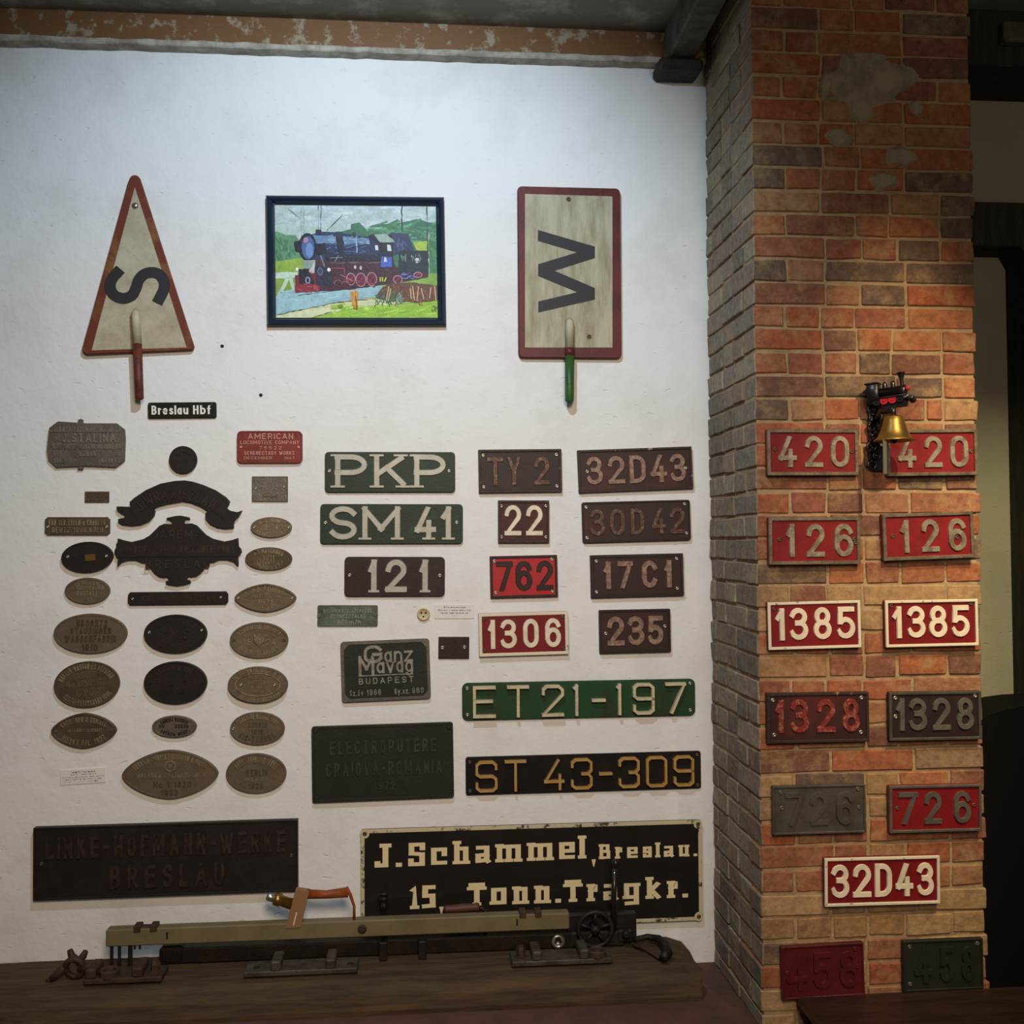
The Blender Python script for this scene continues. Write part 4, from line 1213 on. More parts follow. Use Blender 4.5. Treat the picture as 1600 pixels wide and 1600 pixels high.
def rounded(pts, rs, n=6):
    out = []
    for i, p in enumerate(pts):
        p = Vector(p)
        a, b = (Vector(pts[i-1])-p).normalized(), (Vector(pts[(i+1) % len(pts)])-p).normalized()
        h = a.angle(b)/2
        d = rs[i]/math.tan(h)
        c = p + (a+b).normalized()*(rs[i]/math.sin(h))
        s, e = p+a*d-c, p+b*d-c
        a0, a1 = math.atan2(s.y, s.x), math.atan2(e.y, e.x)
        while a1 < a0:
            a1 += 2*PI
        for k in range(n+1):
            q = a0 + (a1-a0)*k/n
            out.append((c.x+rs[i]*math.cos(q), c.y+rs[i]*math.sin(q)))
    return out


tri = rounded([loc(129, 556), loc(307, 548), loc(212.5, 255)], [.02, .012, .02])
bm = bmesh.new()
slab(bm, tri, .012, BZ, .003)
link('border', bm, M_rustedge, t)
bm = bmesh.new()
box(bm, -.05, .05, .0, .06, 0, .0125)
box(bm, -.10, .12, -.22, -.18, 0, .0125)
link('batten', bm, M_rustedge, t)
bm = bmesh.new()
slab(bm, [loc(146.5, 549.5), loc(294, 545), loc(213.5, 296)], BZ-.001, BZ+.001, .0004)
link('board', bm, M_boardcream, t)
bm = bmesh.new()
sp = [(328, 722), (297, 760), (288, 808), (312, 852), (365, 872), (415, 855), (440, 812), (456, 765), (488, 730), (535, 718), (580, 732), (606, 772), (605, 818), (580, 872)]
# smooth the sideways S with a Catmull-Rom spline
cr = []
for i in range(len(sp)-1):
    p = [Vector(sp[max(0, min(len(sp)-1, i+k))]) for k in (-1, 0, 1, 2)]
    for k in range(4):
        x = k/4
        cr.append(.5*((2*p[1]) + (p[2]-p[0])*x + (2*p[0]-5*p[1]+4*p[2]-p[3])*x*x + (3*p[1]-p[0]-3*p[2]+p[3])*x**3))
cr.append(Vector(sp[-1]))
SC = 3.81
q = [loc(100+p.x/SC, 240+p.y/SC) for p in cr]
stroke(bm, list(reversed(q)), .0395, BZ-.002, BZ+.0036, 1)
link('letter', bm, M_signblack, t)
a, b, c_ = loc(216.5, 491), loc(219.5, 541), loc(223, 625)
bm = bmesh.new()
tube(bm, [(a[0], a[1]+.008, BZ+.004), (a[0], a[1]-.004, BZ+.016), (*b, BZ+.018)], [.010, .0155, .0162], 14)
link('handle_socket', bm, M_boardcream, t, True)
bm = bmesh.new()
tube(bm, [(*b, BZ+.018), (*c_, BZ+.02), (c_[0], c_[1]-.006, BZ+.02)], [.0166, .0155, .008], 16)
link('handle', bm, M_redbrown, t, True)
p = loc(214, 325)
bm = bmesh.new()
lathe(bm, [(.0125, BZ), (.0125, BZ+.002), (.009, BZ+.006), (.004, BZ+.008), (0, BZ+.0082)], 18, Matrix.Translation((*p, 0)))
link('bolt', bm, M_chrome, t, True)

mtx, w_, h_ = frame_of([(808, 294), (967, 297), (970, 562), (809, 560)], 0)
t = thing('signal_board', 'rectangular cream signal board with maroon border and a sideways W', 'sign', mtx)
bm = bmesh.new()
slab(bm, rrect(w_, h_, .018), .010, .022, .003)
link('border', bm, M_maroonedge, t)
bm = bmesh.new()
box(bm, -.12, .12, .18, .24, 0, .0105)
box(bm, -.12, .12, -.24, -.18, 0, .0105)
link('batten', bm, M_maroonedge, t)
im = mtx.inverted()


def loc2(u, v):
    p = im @ W(u, v)
    return p.x, p.y


def cw(u, v):
    return loc2(780+u/4.209, 270+v/4.209)


bm = bmesh.new()
slab(bm, [cw(166, 1157), cw(738, 1157), cw(738, 168), cw(166, 152)], .0215, .0232, .0004)
link('board', bm, M_boardgrain, t)
bm = bmesh.new()
wp = [(250, 388), (622, 497), (622, 572), (360, 655), (622, 768), (622, 843), (252, 928), (252, 856), (508, 795), (252, 690), (252, 612), (505, 535), (250, 460)]
slab(bm, [cw(*p) for p in reversed(wp)], .0228, .0244, .0002)
link('letter', bm, M_signblack, t)
a, b, b2_, c_ = loc2(888, 506), loc2(888, 547), loc2(888, 559), loc2(887.5, 628)
bm = bmesh.new()
tube(bm, [(a[0], a[1]+.006, .026), (a[0], a[1]-.004, .036), (*b, .038)], [.0145, .0165, .0175], 14)
link('handle_socket', bm, M_boardgrain, t, True)
bm = bmesh.new()
tube(bm, [(*b, .038), (*b2_, .038)], [.0178, .0178], 16)
link('handle_collar', bm, M_maroonedge, t, True)
bm = bmesh.new()
tube(bm, [(*b2_, .038), (*c_, .04), (c_[0], c_[1]-.012, .04)], [.0182, .0172, .009], 16)
link('handle', bm, M_greenhandle, t, True)
p = loc2(887, 314.5)
for (u, v) in ((887, 314.5), (919, 528)):
    p = loc2(u, v)
    bm = bmesh.new()
    lathe(bm, [(.009, .0228), (.0085, .0255), (.004, .027), (.0035, .0245), (0, .0245)], 16, Matrix.Translation((*p, 0)))
    link('bolt', bm, M_rust_screw, t, True)

# ------------------------------------------------------------------ framed picture of a steam engine
mtx, w_, h_ = frame_of([(415.5, 308.5), (693, 311), (697.5, 510.5), (420.5, 510.5)], 0)
t = thing('framed_picture', 'framed painting of a dark steam engine in a green landscape, blue-black frame', 'picture', mtx)
M_frame = mat('blue_black_frame', (26, 36, 54), .28, spec=.6)
bm = bmesh.new()
FW = .031
prof = [(0, 0), (0, .022), (.005, .028), (.013, .03), (.021, .025), (.026, .017), (.031, .015), (.031, .006)]
loops = []
for d, z in prof:
    x, y_ = w_/2-d, h_/2-d
    loops.append([bm.verts.new((x, -y_, z)), bm.verts.new((x, y_, z)), bm.verts.new((-x, y_, z)), bm.verts.new((-x, -y_, z))])
for a, b in zip(loops, loops[1:]):
    for k in range(4):
        bm.faces.new((a[k], a[(k+1) % 4], b[(k+1) % 4], b[k]))
link('frame', bm, M_frame, t)
bm = bmesh.new()
cl = bm.loops.layers.float_color.new('Col')
iw, ih = w_-2*FW+.006, h_-2*FW+.006
LZ = [.0105]
rnd = random.Random(2)


def pp(u, v):
    return ((u-158)/1310-.5)*iw, (.5-(v-152)/912)*ih


def pt(pts, col):
    LZ[0] += .000006
    pts = [(max(158, min(1468, u)), max(152, min(1064, v))) for u, v in pts]
    n = len(pts)
    per = sum(math.dist(pts[i-1], pts[i]) for i in range(n))
    big = per > 260 and n < 22
    if big:      # a painted edge is never straight
        q = []
        for i in range(n):
            a, b = pts[i], pts[(i+1) % n]
            m = max(1, int(math.dist(a, b)/26))
            for k in range(m):
                j = 0 if k == 0 else 4.5
                q.append((max(158, min(1468, a[0]+(b[0]-a[0])*k/m + rnd.uniform(-j, j))), max(152, min(1064, a[1]+(b[1]-a[1])*k/m + rnd.uniform(-j, j)))))
        pts = q
    vs = []
    for u, v in pts:
        x, y_ = pp(u, v)
        vs.append(bm.verts.new((x, y_, LZ[0])))
    try:
        f = bm.faces.new(vs)
    except ValueError:
        return
    f.normal_update()
    if f.normal.z < 0:
        f.normal_flip()
    for l in f.loops:
        k = rnd.uniform(.84, 1.14) if big else 1
        l[cl] = (*[c_*k for c_ in lin(col)], 1)


def el(u, v, ru, rv, col, a0=0, a1=360):
    pt([(u+ru*math.cos(R_(a0+(a1-a0)*k/24)), v+rv*math.sin(R_(a0+(a1-a0)*k/24))) for k in range(24 if a1-a0 >= 360 else 25)], col)


def rg(u, v, ru, rv, wd, col, a0=0, a1=360):
    n = 20
    for k in range(n):
        a, b = R_(a0+(a1-a0)*k/n), R_(a0+(a1-a0)*(k+1)/n)
        pt([(u+ru*math.cos(a), v+rv*math.sin(a)), (u+ru*math.cos(b), v+rv*math.sin(b)), (u+(ru-wd)*math.cos(b), v+(rv-wd)*math.sin(b)), (u+(ru-wd)*math.cos(a), v+(rv-wd)*math.sin(a))], col)


def ln(x0, y0, x1, y1, wd, col):
    dx, dy = x1-x0, y1-y0
    l = math.hypot(dx, dy) or 1
    nx, ny = -dy/l*wd/2, dx/l*wd/2
    pt([(x0+nx, y0+ny), (x1+nx, y1+ny), (x1-nx*.7, y1-ny*.7), (x0-nx*.7, y0-ny*.7)], col)


def strokes(n, u0, u1, v0, v1, col, dl=(30, 90), ang=(-20, 20), wd=(5, 14), var=18):
    for _ in range(n):
        u, v = rnd.uniform(u0, u1), rnd.uniform(v0, v1)
        a, l = R_(rnd.uniform(*ang)), rnd.uniform(*dl)
        k = rnd.uniform(-var, var)
        ln(u, v, min(u1+20, u+l*math.cos(a)), v+l*math.sin(a), rnd.uniform(*wd), tuple(max(0, min(255, c_+k)) for c_ in col))


pt([(158, 152), (1468, 152), (1468, 1064), (158, 1064)], (178, 194, 190))
strokes(70, 158, 1400, 160, 330, (180, 196, 198), (80, 220), (-12, 12), (14, 34), 12)
strokes(30, 158, 500, 300, 450, (172, 198, 176), (60, 140), (60, 110), (14, 30), 10)
pt([(158, 370), (250, 400), (330, 400), (390, 480), (390, 640), (158, 650)], (96, 142, 106))
strokes(40, 158, 330, 400, 600, (78, 128, 94), (40, 100), (50, 120), (12, 24), 20)
pt([(158, 610), (300, 590), (400, 580), (400, 720), (158, 720)], (140, 170, 66))
pt([(560, 380), (690, 370), (770, 350), (770, 310), (840, 295), (890, 345), (960, 365), (1060, 310), (1180, 290), (1310, 265), (1468, 300), (1468, 760), (560, 700)], (62, 112, 84))
strokes(60, 880, 1440, 300, 440, (84, 136, 100), (40, 120), (-30, 20), (12, 26), 22)
strokes(24, 1300, 1440, 430, 720, (66, 122, 66), (50, 110), (50, 110), (12, 26), 26)
pt([(1270, 450), (1390, 440), (1390, 520), (1300, 515)], (156, 180, 60))
for a in ((372, 160, 374, 420), (395, 160, 393, 400), (511, 152, 511, 350), (532, 152, 530, 350)):
    ln(*a, 7 if a[0] > 400 else 5, (70, 84, 84) if a[0] > 400 else (140, 160, 156))
ln(1186, 152, 1184, 360, 14, (50, 68, 60))
ln(1388, 160, 1390, 730, 9, (52, 80, 58))
ln(1400, 380, 1396, 700, 6, (190, 200, 180))
ln(575, 360, 705, 238, 5, (60, 80, 74))
ln(270, 190, 370, 270, 4, (140, 150, 150))
# ground
pt([(158, 720), (340, 700), (1468, 700), (1468, 1064), (158, 1064)], (128, 160, 70))
pt([(158, 700), (340, 690), (342, 740), (158, 748)], (190, 208, 190))
pt([(240, 745), (270, 745), (210, 890), (170, 892)], (186, 204, 186))
pt([(270, 745), (300, 745), (320, 850), (300, 850)], (176, 196, 180))
pt([(158, 890), (330, 850), (700, 830), (1010, 790), (1010, 880), (650, 935), (158, 1035)], (146, 182, 188))
strokes(50, 160, 960, 850, 920, (150, 186, 196), (40, 120), (-14, -2), (8, 18), 22)
pt([(158, 1036), (650, 936), (1000, 890), (1240, 930), (760, 985), (560, 1030), (400, 1064), (158, 1064)], (198, 202, 160))
pt([(420, 1064), (640, 1010), (900, 970), (1468, 925), (1468, 1064)], (146, 186, 62))
strokes(60, 560, 1430, 960, 1055, (150, 190, 60), (40, 130), (-16, 4), (8, 18), 26)
ln(170, 1034, 650, 936, 7, (84, 90, 70))
ln(650, 936, 960, 905, 8, (92, 76, 54))
ln(440, 1060, 640, 1000, 5, (96, 100, 74))
ln(340, 880, 700, 830, 6, (80, 80, 70))
# engine: frames, boiler, cab, tender
pt([(480, 600), (1000, 600), (1150, 655), (1395, 640), (1390, 730), (1250, 760), (980, 800), (760, 835), (500, 850), (460, 800)], (64, 36, 48))
pt([(1080, 385), (1100, 372), (1235, 385), (1280, 525), (1100, 560)], (50, 56, 84))
strokes(10, 1120, 1210, 410, 500, (72, 82, 120), (30, 60), (60, 100), (8, 16), 12)
pt([(1150, 535), (1170, 520), (1392, 522), (1390, 690), (1150, 700)], (34, 44, 50))
strokes(22, 1165, 1340, 540, 580, (92, 118, 112), (20, 50), (60, 110), (5, 9), 26)
pt([(430, 395), (560, 372), (720, 385), (920, 415), (985, 430), (1000, 605), (560, 600), (430, 590)], (38, 52, 82))
pt([(440, 405), (620, 395), (915, 425), (920, 470), (700, 475), (470, 462)], (98, 128, 160))
strokes(36, 560, 870, 470, 560, (62, 84, 128), (30, 80), (-18, 10), (6, 14), 26)
strokes(18, 560, 900, 410, 460, (140, 166, 190), (30, 70), (-6, 12), (5, 10), 24)
pt([(640, 385), (705, 385), (720, 545), (668, 550)], (28, 34, 52))
ln(812, 412, 816, 540, 9, (150, 168, 186))
ln(600, 540, 900, 470, 5, (30, 40, 66))
pt([(560, 540), (1000, 560), (1000, 610), (560, 600)], (32, 34, 52))
el(422, 495, 72, 112, (24, 28, 46))
el(426, 500, 52, 92, (70, 96, 146))
el(436, 520, 30, 60, (104, 136, 182))
el(408, 440, 20, 22, (170, 130, 160))
pt([(316, 450), (372, 440), (380, 540), (322, 530)], (26, 28, 42))
pt([(470, 470), (560, 460), (575, 545), (480, 560)], (26, 24, 36))
pt([(488, 355), (533, 355), (538, 402), (486, 402)], (34, 40, 60))
pt([(625, 385), (640, 372), (700, 374), (712, 408), (630, 410)], (40, 50, 72))
el(795, 395, 16, 22, (44, 62, 64))
pt([(905, 405), (960, 388), (1100, 392), (1118, 660), (1000, 655), (980, 450), (920, 440)], (36, 32, 46))
pt([(955, 392), (1060, 388), (1124, 450), (1000, 452)], (150, 168, 156))
pt([(962, 478), (986, 478), (990, 518), (966, 516)], (208, 216, 220))
pt([(1060, 472), (1088, 476), (1096, 524), (1062, 522)], (206, 214, 220))
pt([(1014, 566), (1096, 572), (1096, 652), (1006, 650)], (68, 92, 176))
pt([(1036, 574), (1052, 574), (1058, 610), (1032, 610)], (200, 206, 224))
el(1302, 590, 16, 12, (206, 208, 200))
el(1300, 612, 12, 8, (180, 184, 180))
pt([(385, 602), (474, 602), (440, 672), (384, 662)], (140, 156, 146))
ln(525, 560, 556, 650, 14, (120, 124, 130))
ln(600, 620, 1000, 615, 9, (120, 84, 104))
ln(600, 580, 700, 576, 6, (130, 130, 150))
ln(640, 610, 665, 560, 6, (150, 150, 160))
pt([(318, 720), (480, 700), (500, 845), (318, 850)], (112, 36, 50))
pt([(345, 670), (440, 668), (452, 760), (350, 756)], (32, 28, 38))
el(410, 780, 62, 60, (44, 26, 36))
rg(420, 760, 20, 28, 8, (140, 156, 200))
pt([(318, 800), (520, 790), (510, 850), (318, 860)], (130, 40, 50))
strokes(14, 330, 480, 790, 840, (150, 70, 74), (20, 60), (-10, 30), (5, 10), 26)
pt([(480, 650), (610, 660), (620, 800), (490, 800)], (40, 38, 58))
el(520, 690, 24, 34, (58, 62, 92))
rg(520, 690, 22, 30, 5, (110, 116, 140))
el(336, 672, 12, 15, (230, 224, 214))
el(444, 684, 14, 16, (216, 168, 170))
el(590, 675, 14, 15, (232, 226, 218))
for u, v, a, b in ((765, 750, 38, 50), (845, 755, 42, 56), (932, 750, 42, 56), (1142, 752, 38, 34), (1306, 715, 36, 24)):
    el(u, v, a, b, (96, 30, 50))
    rg(u, v, a, b, 6, (196, 140, 152))
    ln(u-a*.6, v+b*.5, u+a*.5, v-b*.5, 4, (150, 80, 100))
for u, v in ((660, 790), (720, 800)):
    rg(u, v, 34, 34, 6, (160, 96, 112), 180, 330)
ln(610, 665, 715, 665, 10, (150, 74, 80))
ln(712, 660, 716, 720, 10, (140, 66, 76))
ln(640, 740, 960, 790, 9, (150, 60, 76))
ln(680, 715, 780, 760, 8, (180, 110, 120))
strokes(14, 620, 960, 780, 815, (110, 40, 60), (20, 50), (-14, 20), (4, 7), 30)
el(800, 655, 10, 16, (200, 180, 190))
el(845, 660, 10, 16, (190, 170, 184))
strokes(12, 1160, 1260, 715, 750, (110, 130, 190), (20, 40), (-40, 40), (6, 10), 36)
# bushes, stump and undergrowth
pt([(1010, 820), (1100, 780), (1240, 775), (1400, 790), (1468, 800), (1468, 910), (1300, 935), (1040, 920), (960, 900)], (98, 66, 50))
strokes(60, 1040, 1420, 790, 910, (112, 72, 52), (20, 70), (40, 140), (6, 12), 32)
strokes(26, 1000, 1120, 830, 950, (70, 104, 66), (20, 60), (-120, -40), (5, 10), 26)
strokes(30, 950, 1190, 880, 970, (60, 104, 88), (20, 60), (-140, -30), (4, 8), 34)
strokes(16, 1130, 1180, 880, 980, (120, 160, 140), (20, 50), (-140, -40), (4, 8), 20)
for u in (1070, 1085, 1245, 1262, 1310, 1330, 1410, 1440):
    ln(u, 800+rnd.uniform(0, 30), u+rnd.uniform(-24, 34), 900+rnd.uniform(0, 30), 9, (206, 168, 132))
for u in (1000, 1020, 1035):
    ln(u, 770, u+rnd.uniform(-14, 14), 735, 12, (186, 190, 60))
pt([(755, 845), (785, 860), (800, 842), (822, 850), (815, 990), (780, 985), (772, 900)], (176, 120, 48))
for u in (762, 778, 794, 812):
    ln(u, 840, 790+(u-790)*.5, 960, 9, (204, 150, 60))
ln(800, 880, 812, 992, 8, (96, 56, 36))
strokes(7, 1405, 1450, 960, 1010, (70, 90, 50), (14, 34), (-90, 60), (4, 6), 10)
el(680, 965, 22, 12, (110, 140, 70))
link('painting', bm, vmat('oil_paint', .5, .2, 90), t)
bm = bmesh.new()
box(bm, -w_/2+.004, w_/2-.004, -h_/2+.004, h_/2-.004, 0, .0098)
link('backing_board', bm, M_signblack, t)

# ------------------------------------------------------------------ brass bell with cast engine bracket
M_brass = mat('aged_brass', (164, 130, 66), .4, .85, col2=(132, 102, 52), scale=16, lo=.45, hi=.75, bump=.06)
M_castblack = mat('glossy_black_casting', (26, 22, 22), .3, spec=.6)
M_redcast = mat('red_painted_wheel', (176, 36, 48), .4)
M_strap = mat('grey_leather_strap', (100, 98, 84), .7)
BY = PY - .125
base = W(1362, 668, PY)
t = thing('wall_bell', 'brass bell hanging from a black cast engine bracket on the brick pillar', 'bell', Matrix.Translation((base.x, PY-.006, base.z)))
L3 = lambda u, v, y: W(u, v, y) - Vector((base.x, PY-.006, base.z))
mc = L3(1397, 688, BY)
bm = bmesh.new()
lathe(bm, [(0, .079), (.026, .079), (.031, .075), (.035, .055), (.042, .03), (.052, .010), (.062, .002), (.0635, -.002), (.060, -.003), (.05, .008), (.036, .035), (.028, .066), (0, .070)], 40, Matrix.Translation(mc))
link('bell_body', bm, M_brass, t, True)
bm = bmesh.new()
lathe(bm, [(0, -.012), (.010, -.008), (.013, .002), (.009, .012), (.003, .016), (.003, .07)], 14, Matrix.Translation(mc))
cb = link('clapper', bm, M_castblack, t, True)
bm = bmesh.new()
s0, s1 = L3(1383.5, 690, BY-.035), L3(1383, 741, BY-.035)
box(bm, s1.x-.0065, s1.x+.0065, s1.y-.002, s1.y+.002, s1.z, s0.z+.008, .001)
link('pull_strap', bm, M_strap, t)
# wall plate with scrollwork
bm = bmesh.new()
a, b = L3(1354, 606, PY-.01), L3(1366, 736, PY-.01)
box(bm, a.x+.004, a.x+.012, -.012, .004, b.z+.01, a.z, .002)
rnd = random.Random(9)
for i in range(9):
    z = a.z - .012 - i*.031
    r = rnd.uniform(.011, .016)
    cx = a.x + .012 + (i % 2)*.016
    tube(bm, [(cx+r*math.cos(q), -.010, z+r*math.sin(q)) for q in [2*PI*k/12 for k in range(13)]], .0045, 6, False)
for i in range(16):
    z = a.z - .006 - i*.0172
    r = rnd.uniform(.004, .008)
    bmesh.ops.create_uvsphere(bm, u_segments=8, v_segments=6, radius=r, matrix=Matrix.Translation((a.x + rnd.uniform(-.002, .03), -.014, z)))
tube(bm, [(a.x+.034, -.01, a.z-.03), (a.x+.03, -.014, a.z-.12), (a.x+.036, -.01, a.z-.2)], .005, 8)
link('scroll_plate', bm, M_castblack, t, True)
bm = bmesh.new()
c0, c1 = L3(1366, 700, PY-.012), L3(1390, 737, PY-.012)
slab(bm, rrect(c1.x-c0.x, c0.z-c1.z, .006), 0, .008, .002)
bmesh.ops.transform(bm, verts=bm.verts, matrix=Matrix.Translation(((c0.x+c1.x)/2-.004, .004, (c0.z+c1.z)/2)) @ RX90)
lp = link('lower_plate', bm, M_castblack, t)
bm = bmesh.new()
sp_ = L3(1366, 722, PY-.012)
lathe(bm, [(.005, .004), (.005, .0095), (.003, .0105), (0, .0105)], 12, Matrix.Translation((sp_.x+.003, 0.004, sp_.z)) @ RX90)
link('screw', bm, M_castgrey, t)
# arm from the wall to the bell
bm = bmesh.new()
hk = mc + Vector((0, 0, .079))
tube(bm, [(a.x+.02, .0, hk.z-.015), (a.x+.03, -.03, hk.z+.012), (hk.x-.02, -.075, hk.z+.022), (hk.x, hk.y, hk.z+.02), (hk.x, hk.y, hk.z-.004)], [.012, .011, .011, .011, .008], 10)
tube(bm, [(a.x+.02, .0, hk.z-.08), (a.x+.028, -.05, hk.z-.035), (hk.x-.022, -.08, hk.z+.012)], .005, 8)
link('bracket_arm', bm, M_castblack, t, True)
# the little cast engine, built along its own x axis and turned outwards
loco = Matrix.Translation(L3(1393, 622, PY-.085)) @ Matrix.Rotation(-R_(38), 4, 'Z') @ Matrix.Rotation(-R_(4), 4, 'Y')
bm = bmesh.new()
RY90 = Matrix.Rotation(PI/2, 4, 'Y')
lathe(bm, [(0, -.045), (.019, -.045), (.019, .03), (.0205, .03), (.0205, .046), (.014, .05), (0, .05)], 18, loco @ Matrix.Translation((0, 0, .018)) @ RY90)
box(bm, -.072, -.036, -.022, .022, -.004, .052, .002, loco)
box(bm, -.078, -.032, -.026, .026, .052, .057, .002, loco)
box(bm, -.07, .058, -.016, .016, -.012, .004, .002, loco)
box(bm, -.058, .052, -.024, .024, .001, .005, .001, loco)
lathe(bm, [(.006, 0), (.006, .022), (.013, .044), (.014, .046), (0, .044)], 14, loco @ Matrix.Translation((.036, 0, .034)))
for x in (-.018, .008):
    lathe(bm, [(.008, 0), (.008, .014), (.005, .021), (0, .023)], 12, loco @ Matrix.Translation((x, 0, .034)))
bmesh.ops.create_uvsphere(bm, u_segments=12, v_segments=8, radius=.011, matrix=loco @ Matrix.Translation((.066, -.004, -.016)))
box(bm, .05, .072, -.02, .02, -.018, -.002, .003, loco)
link('engine_casting', bm, M_castblack, t, True)
for x in (-.044, -.02, .006, .03):
    bm = bmesh.new()
    lathe(bm, [(.0125, 0), (.0125, .004), (.0095, .004), (.009, .002), (.003, .002), (.003, .006), (0, .006)], 16, loco @ Matrix.Translation((x, -.0165, -.008)) @ RX90)
    link('wheel', bm, M_redcast if x < .02 and x > -.04 else M_castblack, t)
bm = bmesh.new()
lathe(bm, [(.007, 0), (.0085, .008), (.006, .011), (0, .012)], 12, loco @ Matrix.Translation((.056, -.012, .022)) @ RX90 )
link('lamp', bm, M_redcast, t, True)
bm = bmesh.new()
box(bm, -.03, .05, -.012, .012, -.034, -.012, .003, loco)
link('bracket_head', bm, M_castblack, t)

# ------------------------------------------------------------------ sleeper with track tools along the foot of the wall
M_sleeper = mat('old_sleeper_wood', (86, 66, 44), .8, col2=(56, 42, 30), scale=7, lo=.35, hi=.66, bump=.9, bscale=16, stretch=(.6, 5, 5))
M_toolgrey = mat('olive_grey_paint', (118, 104, 74), .55, col2=(104, 90, 62), scale=8, lo=.4, hi=.7, bump=.12)
M_rustiron = mat('dark_rusty_iron', (58, 46, 38), .65, .2, col2=(78, 58, 44), scale=18, lo=.4, hi=.66, bump=.5)
M_darkiron = mat('dark_iron', (38, 32, 30), .5, .3, col2=(48, 40, 36), scale=14, bump=.3)
M_plateiron = mat('worn_plate_iron', (84, 76, 64), .55, .3, col2=(62, 54, 46), scale=18, lo=.4, hi=.62, bump=.4)
M_leather = mat('orange_brown_grip', (150, 78, 34), .5, col2=(124, 60, 28), scale=14, bump=.2)
M_brasswork = mat('brass_fitting', (150, 120, 58), .35, .85)
M_steelwork = mat('bright_steel', (180, 176, 164), .3, .9)
M_woodgrip = mat('dark_turned_wood', (84, 52, 38), .5, bump=.2)

XE = .965
prof = [(-.012, .0), (-.012, .108), (-.03, .115), (-.12, .1145), (-.2, .113), (-.262, .105), (-.294, .09), (-.312, .064), (-.322, .02), (-.32, .0)]
bm = bmesh.new()
rows = []
N = 70
for i in range(N+1):
    x = -3.3 + (XE+3.3)*i/N
    e = max(0., (x-(XE-.03))/.03)
    row = []
    for y, z in prof:
        n = noise.noise(Vector((x*2.2, y*9, z*9)))*.006 + noise.noise(Vector((x*9, y*20, z*20)))*.003
        n = -abs(n)*.8
        zz = z*(1-.18*e) + (n if z > .004 else 0)
        row.append(bm.verts.new((x + .02*noise.noise(Vector((y*14, z*14, 3)))*(i == N), y + (n if -.29 > y or y < -.02 else 0)*.6, max(0, zz))))
    rows.append(row)
for a, b in zip(rows, rows[1:]):
    for k in range(len(prof)):
        bm.faces.new((a[k], b[k], b[(k+1) % len(prof)], a[(k+1) % len(prof)]))
bm.faces.new(rows[0])
bm.faces.new(list(reversed(rows[-1])))
tag(link('railway_sleeper', bm, M_sleeper), 'long weathered wooden railway sleeper on the floor along the white wall', 'sleeper')


def bolt(parent, x, y, z, r=.016, h=.018, m=None, name='bolt'):
    bm = bmesh.new()
    lathe(bm, [(r*1.4, 0), (r*1.4, .004), (r, .005), (r, h*.7), (r*.7, h), (0, h)], 6 if r < .02 else 14, Matrix.Translation((x, y, z)))
    link(name, bm, m or M_rustiron, parent)


def tie_plate(label, u0, u1, v, ribs, bolts, yc=-.195, dep=.10, m=None):
    a, b = W(u0, v, yc), W(u1, v, yc)
    L = b.x-a.x
    z = .1145
    t = thing('tie_plate', label, 'tie plate', Matrix.Translation(((a.x+b.x)/2, yc, z)), 'iron tie plates on the sleeper')
    bm = bmesh.new()
    box(bm, -L/2, L/2, -dep/2, dep/2, 0, .018, .003)
    link('base', bm, m or M_plateiron, t)
    for f in ribs:
        bm = bmesh.new()
        x = (f-.5)*L
        box(bm, x-.017, x+.017, -dep/2, dep/2, .017, .05, .005)
        link('rib', bm, m or M_plateiron, t)
    for f, kind in bolts:
        x = (f-.5)*L
        if kind == 'hole':
            bm = bmesh.new()
            lathe(bm, [(.013, .018), (.011, .019), (.011, .0182), (0, .0182)], 14, Matrix.Translation((x, -.01, 0)))
            link('bolt_hole', bm, M_darkiron, t)
        elif kind == 'ring':
            bm = bmesh.new()
            lathe(bm, [(.034, .018), (.034, .036), (.028, .04), (.022, .036), (.02, .018)], 18, Matrix.Translation((x, -.02, 0)))
            link('ring_nut', bm, M_rustiron, t)
        else:
            bolt(t, x, -.005, .017, .017, .04)
    return t


tie_plate('iron tie plate left on the sleeper, with a ring nut and a bolt', 138, 258, 1512, (.08, .68), ((.3, 'ring'), (.88, 'bolt')), yc=-.2, m=M_rustiron)
tie_plate('plain iron tie plate with two ribs in the middle of the sleeper', 384, 560, 1502, (.28, .76), ((.1, 'hole'), (.93, 'hole')))
tie_plate('iron tie plate right on the sleeper below the spoked wheel', 798, 953, 1492, (.25, .72), ((.1, 'bolt'), (.86, 'ring')), yc=-.2)

# track gauge: long painted bar with a handle
YG = -.15
g0, g1 = W(165, 1452, YG), W(890, 1455, YG)
zt, zbm = (W(165, 1452, YG).z + W(890, 1428, YG).z)/2, (W(165, 1477, YG).z + W(890, 1455, YG).z)/2
t = thing('track_gauge', 'long olive grey track gauge bar with an orange brown handle, lying above the sleeper', 'gauge', Matrix.Translation((g0.x, YG, zbm)))
LG, HG = g1.x-g0.x, zt-zbm
bm = bmesh.new()
box(bm, 0, LG, -.0, .045, 0, HG, .004)
link('bar', bm, M_toolgrey, t)
loc3 = lambda u, v: (W(u, v, YG) - Vector((g0.x, YG, zbm)))
for u in (227, 829):
    p = loc3(u, 1446)
    bm = bmesh.new()
    for s in (-1, 1):
        box(bm, p.x+s*.028-.012, p.x+s*.028+.012, -.003, .04, HG-.012, HG+.012, .002)
    box(bm, p.x-.03, p.x+.03, .004, .036, HG-.006, HG+.004, .002)
    link('clip', bm, M_rustiron, t)
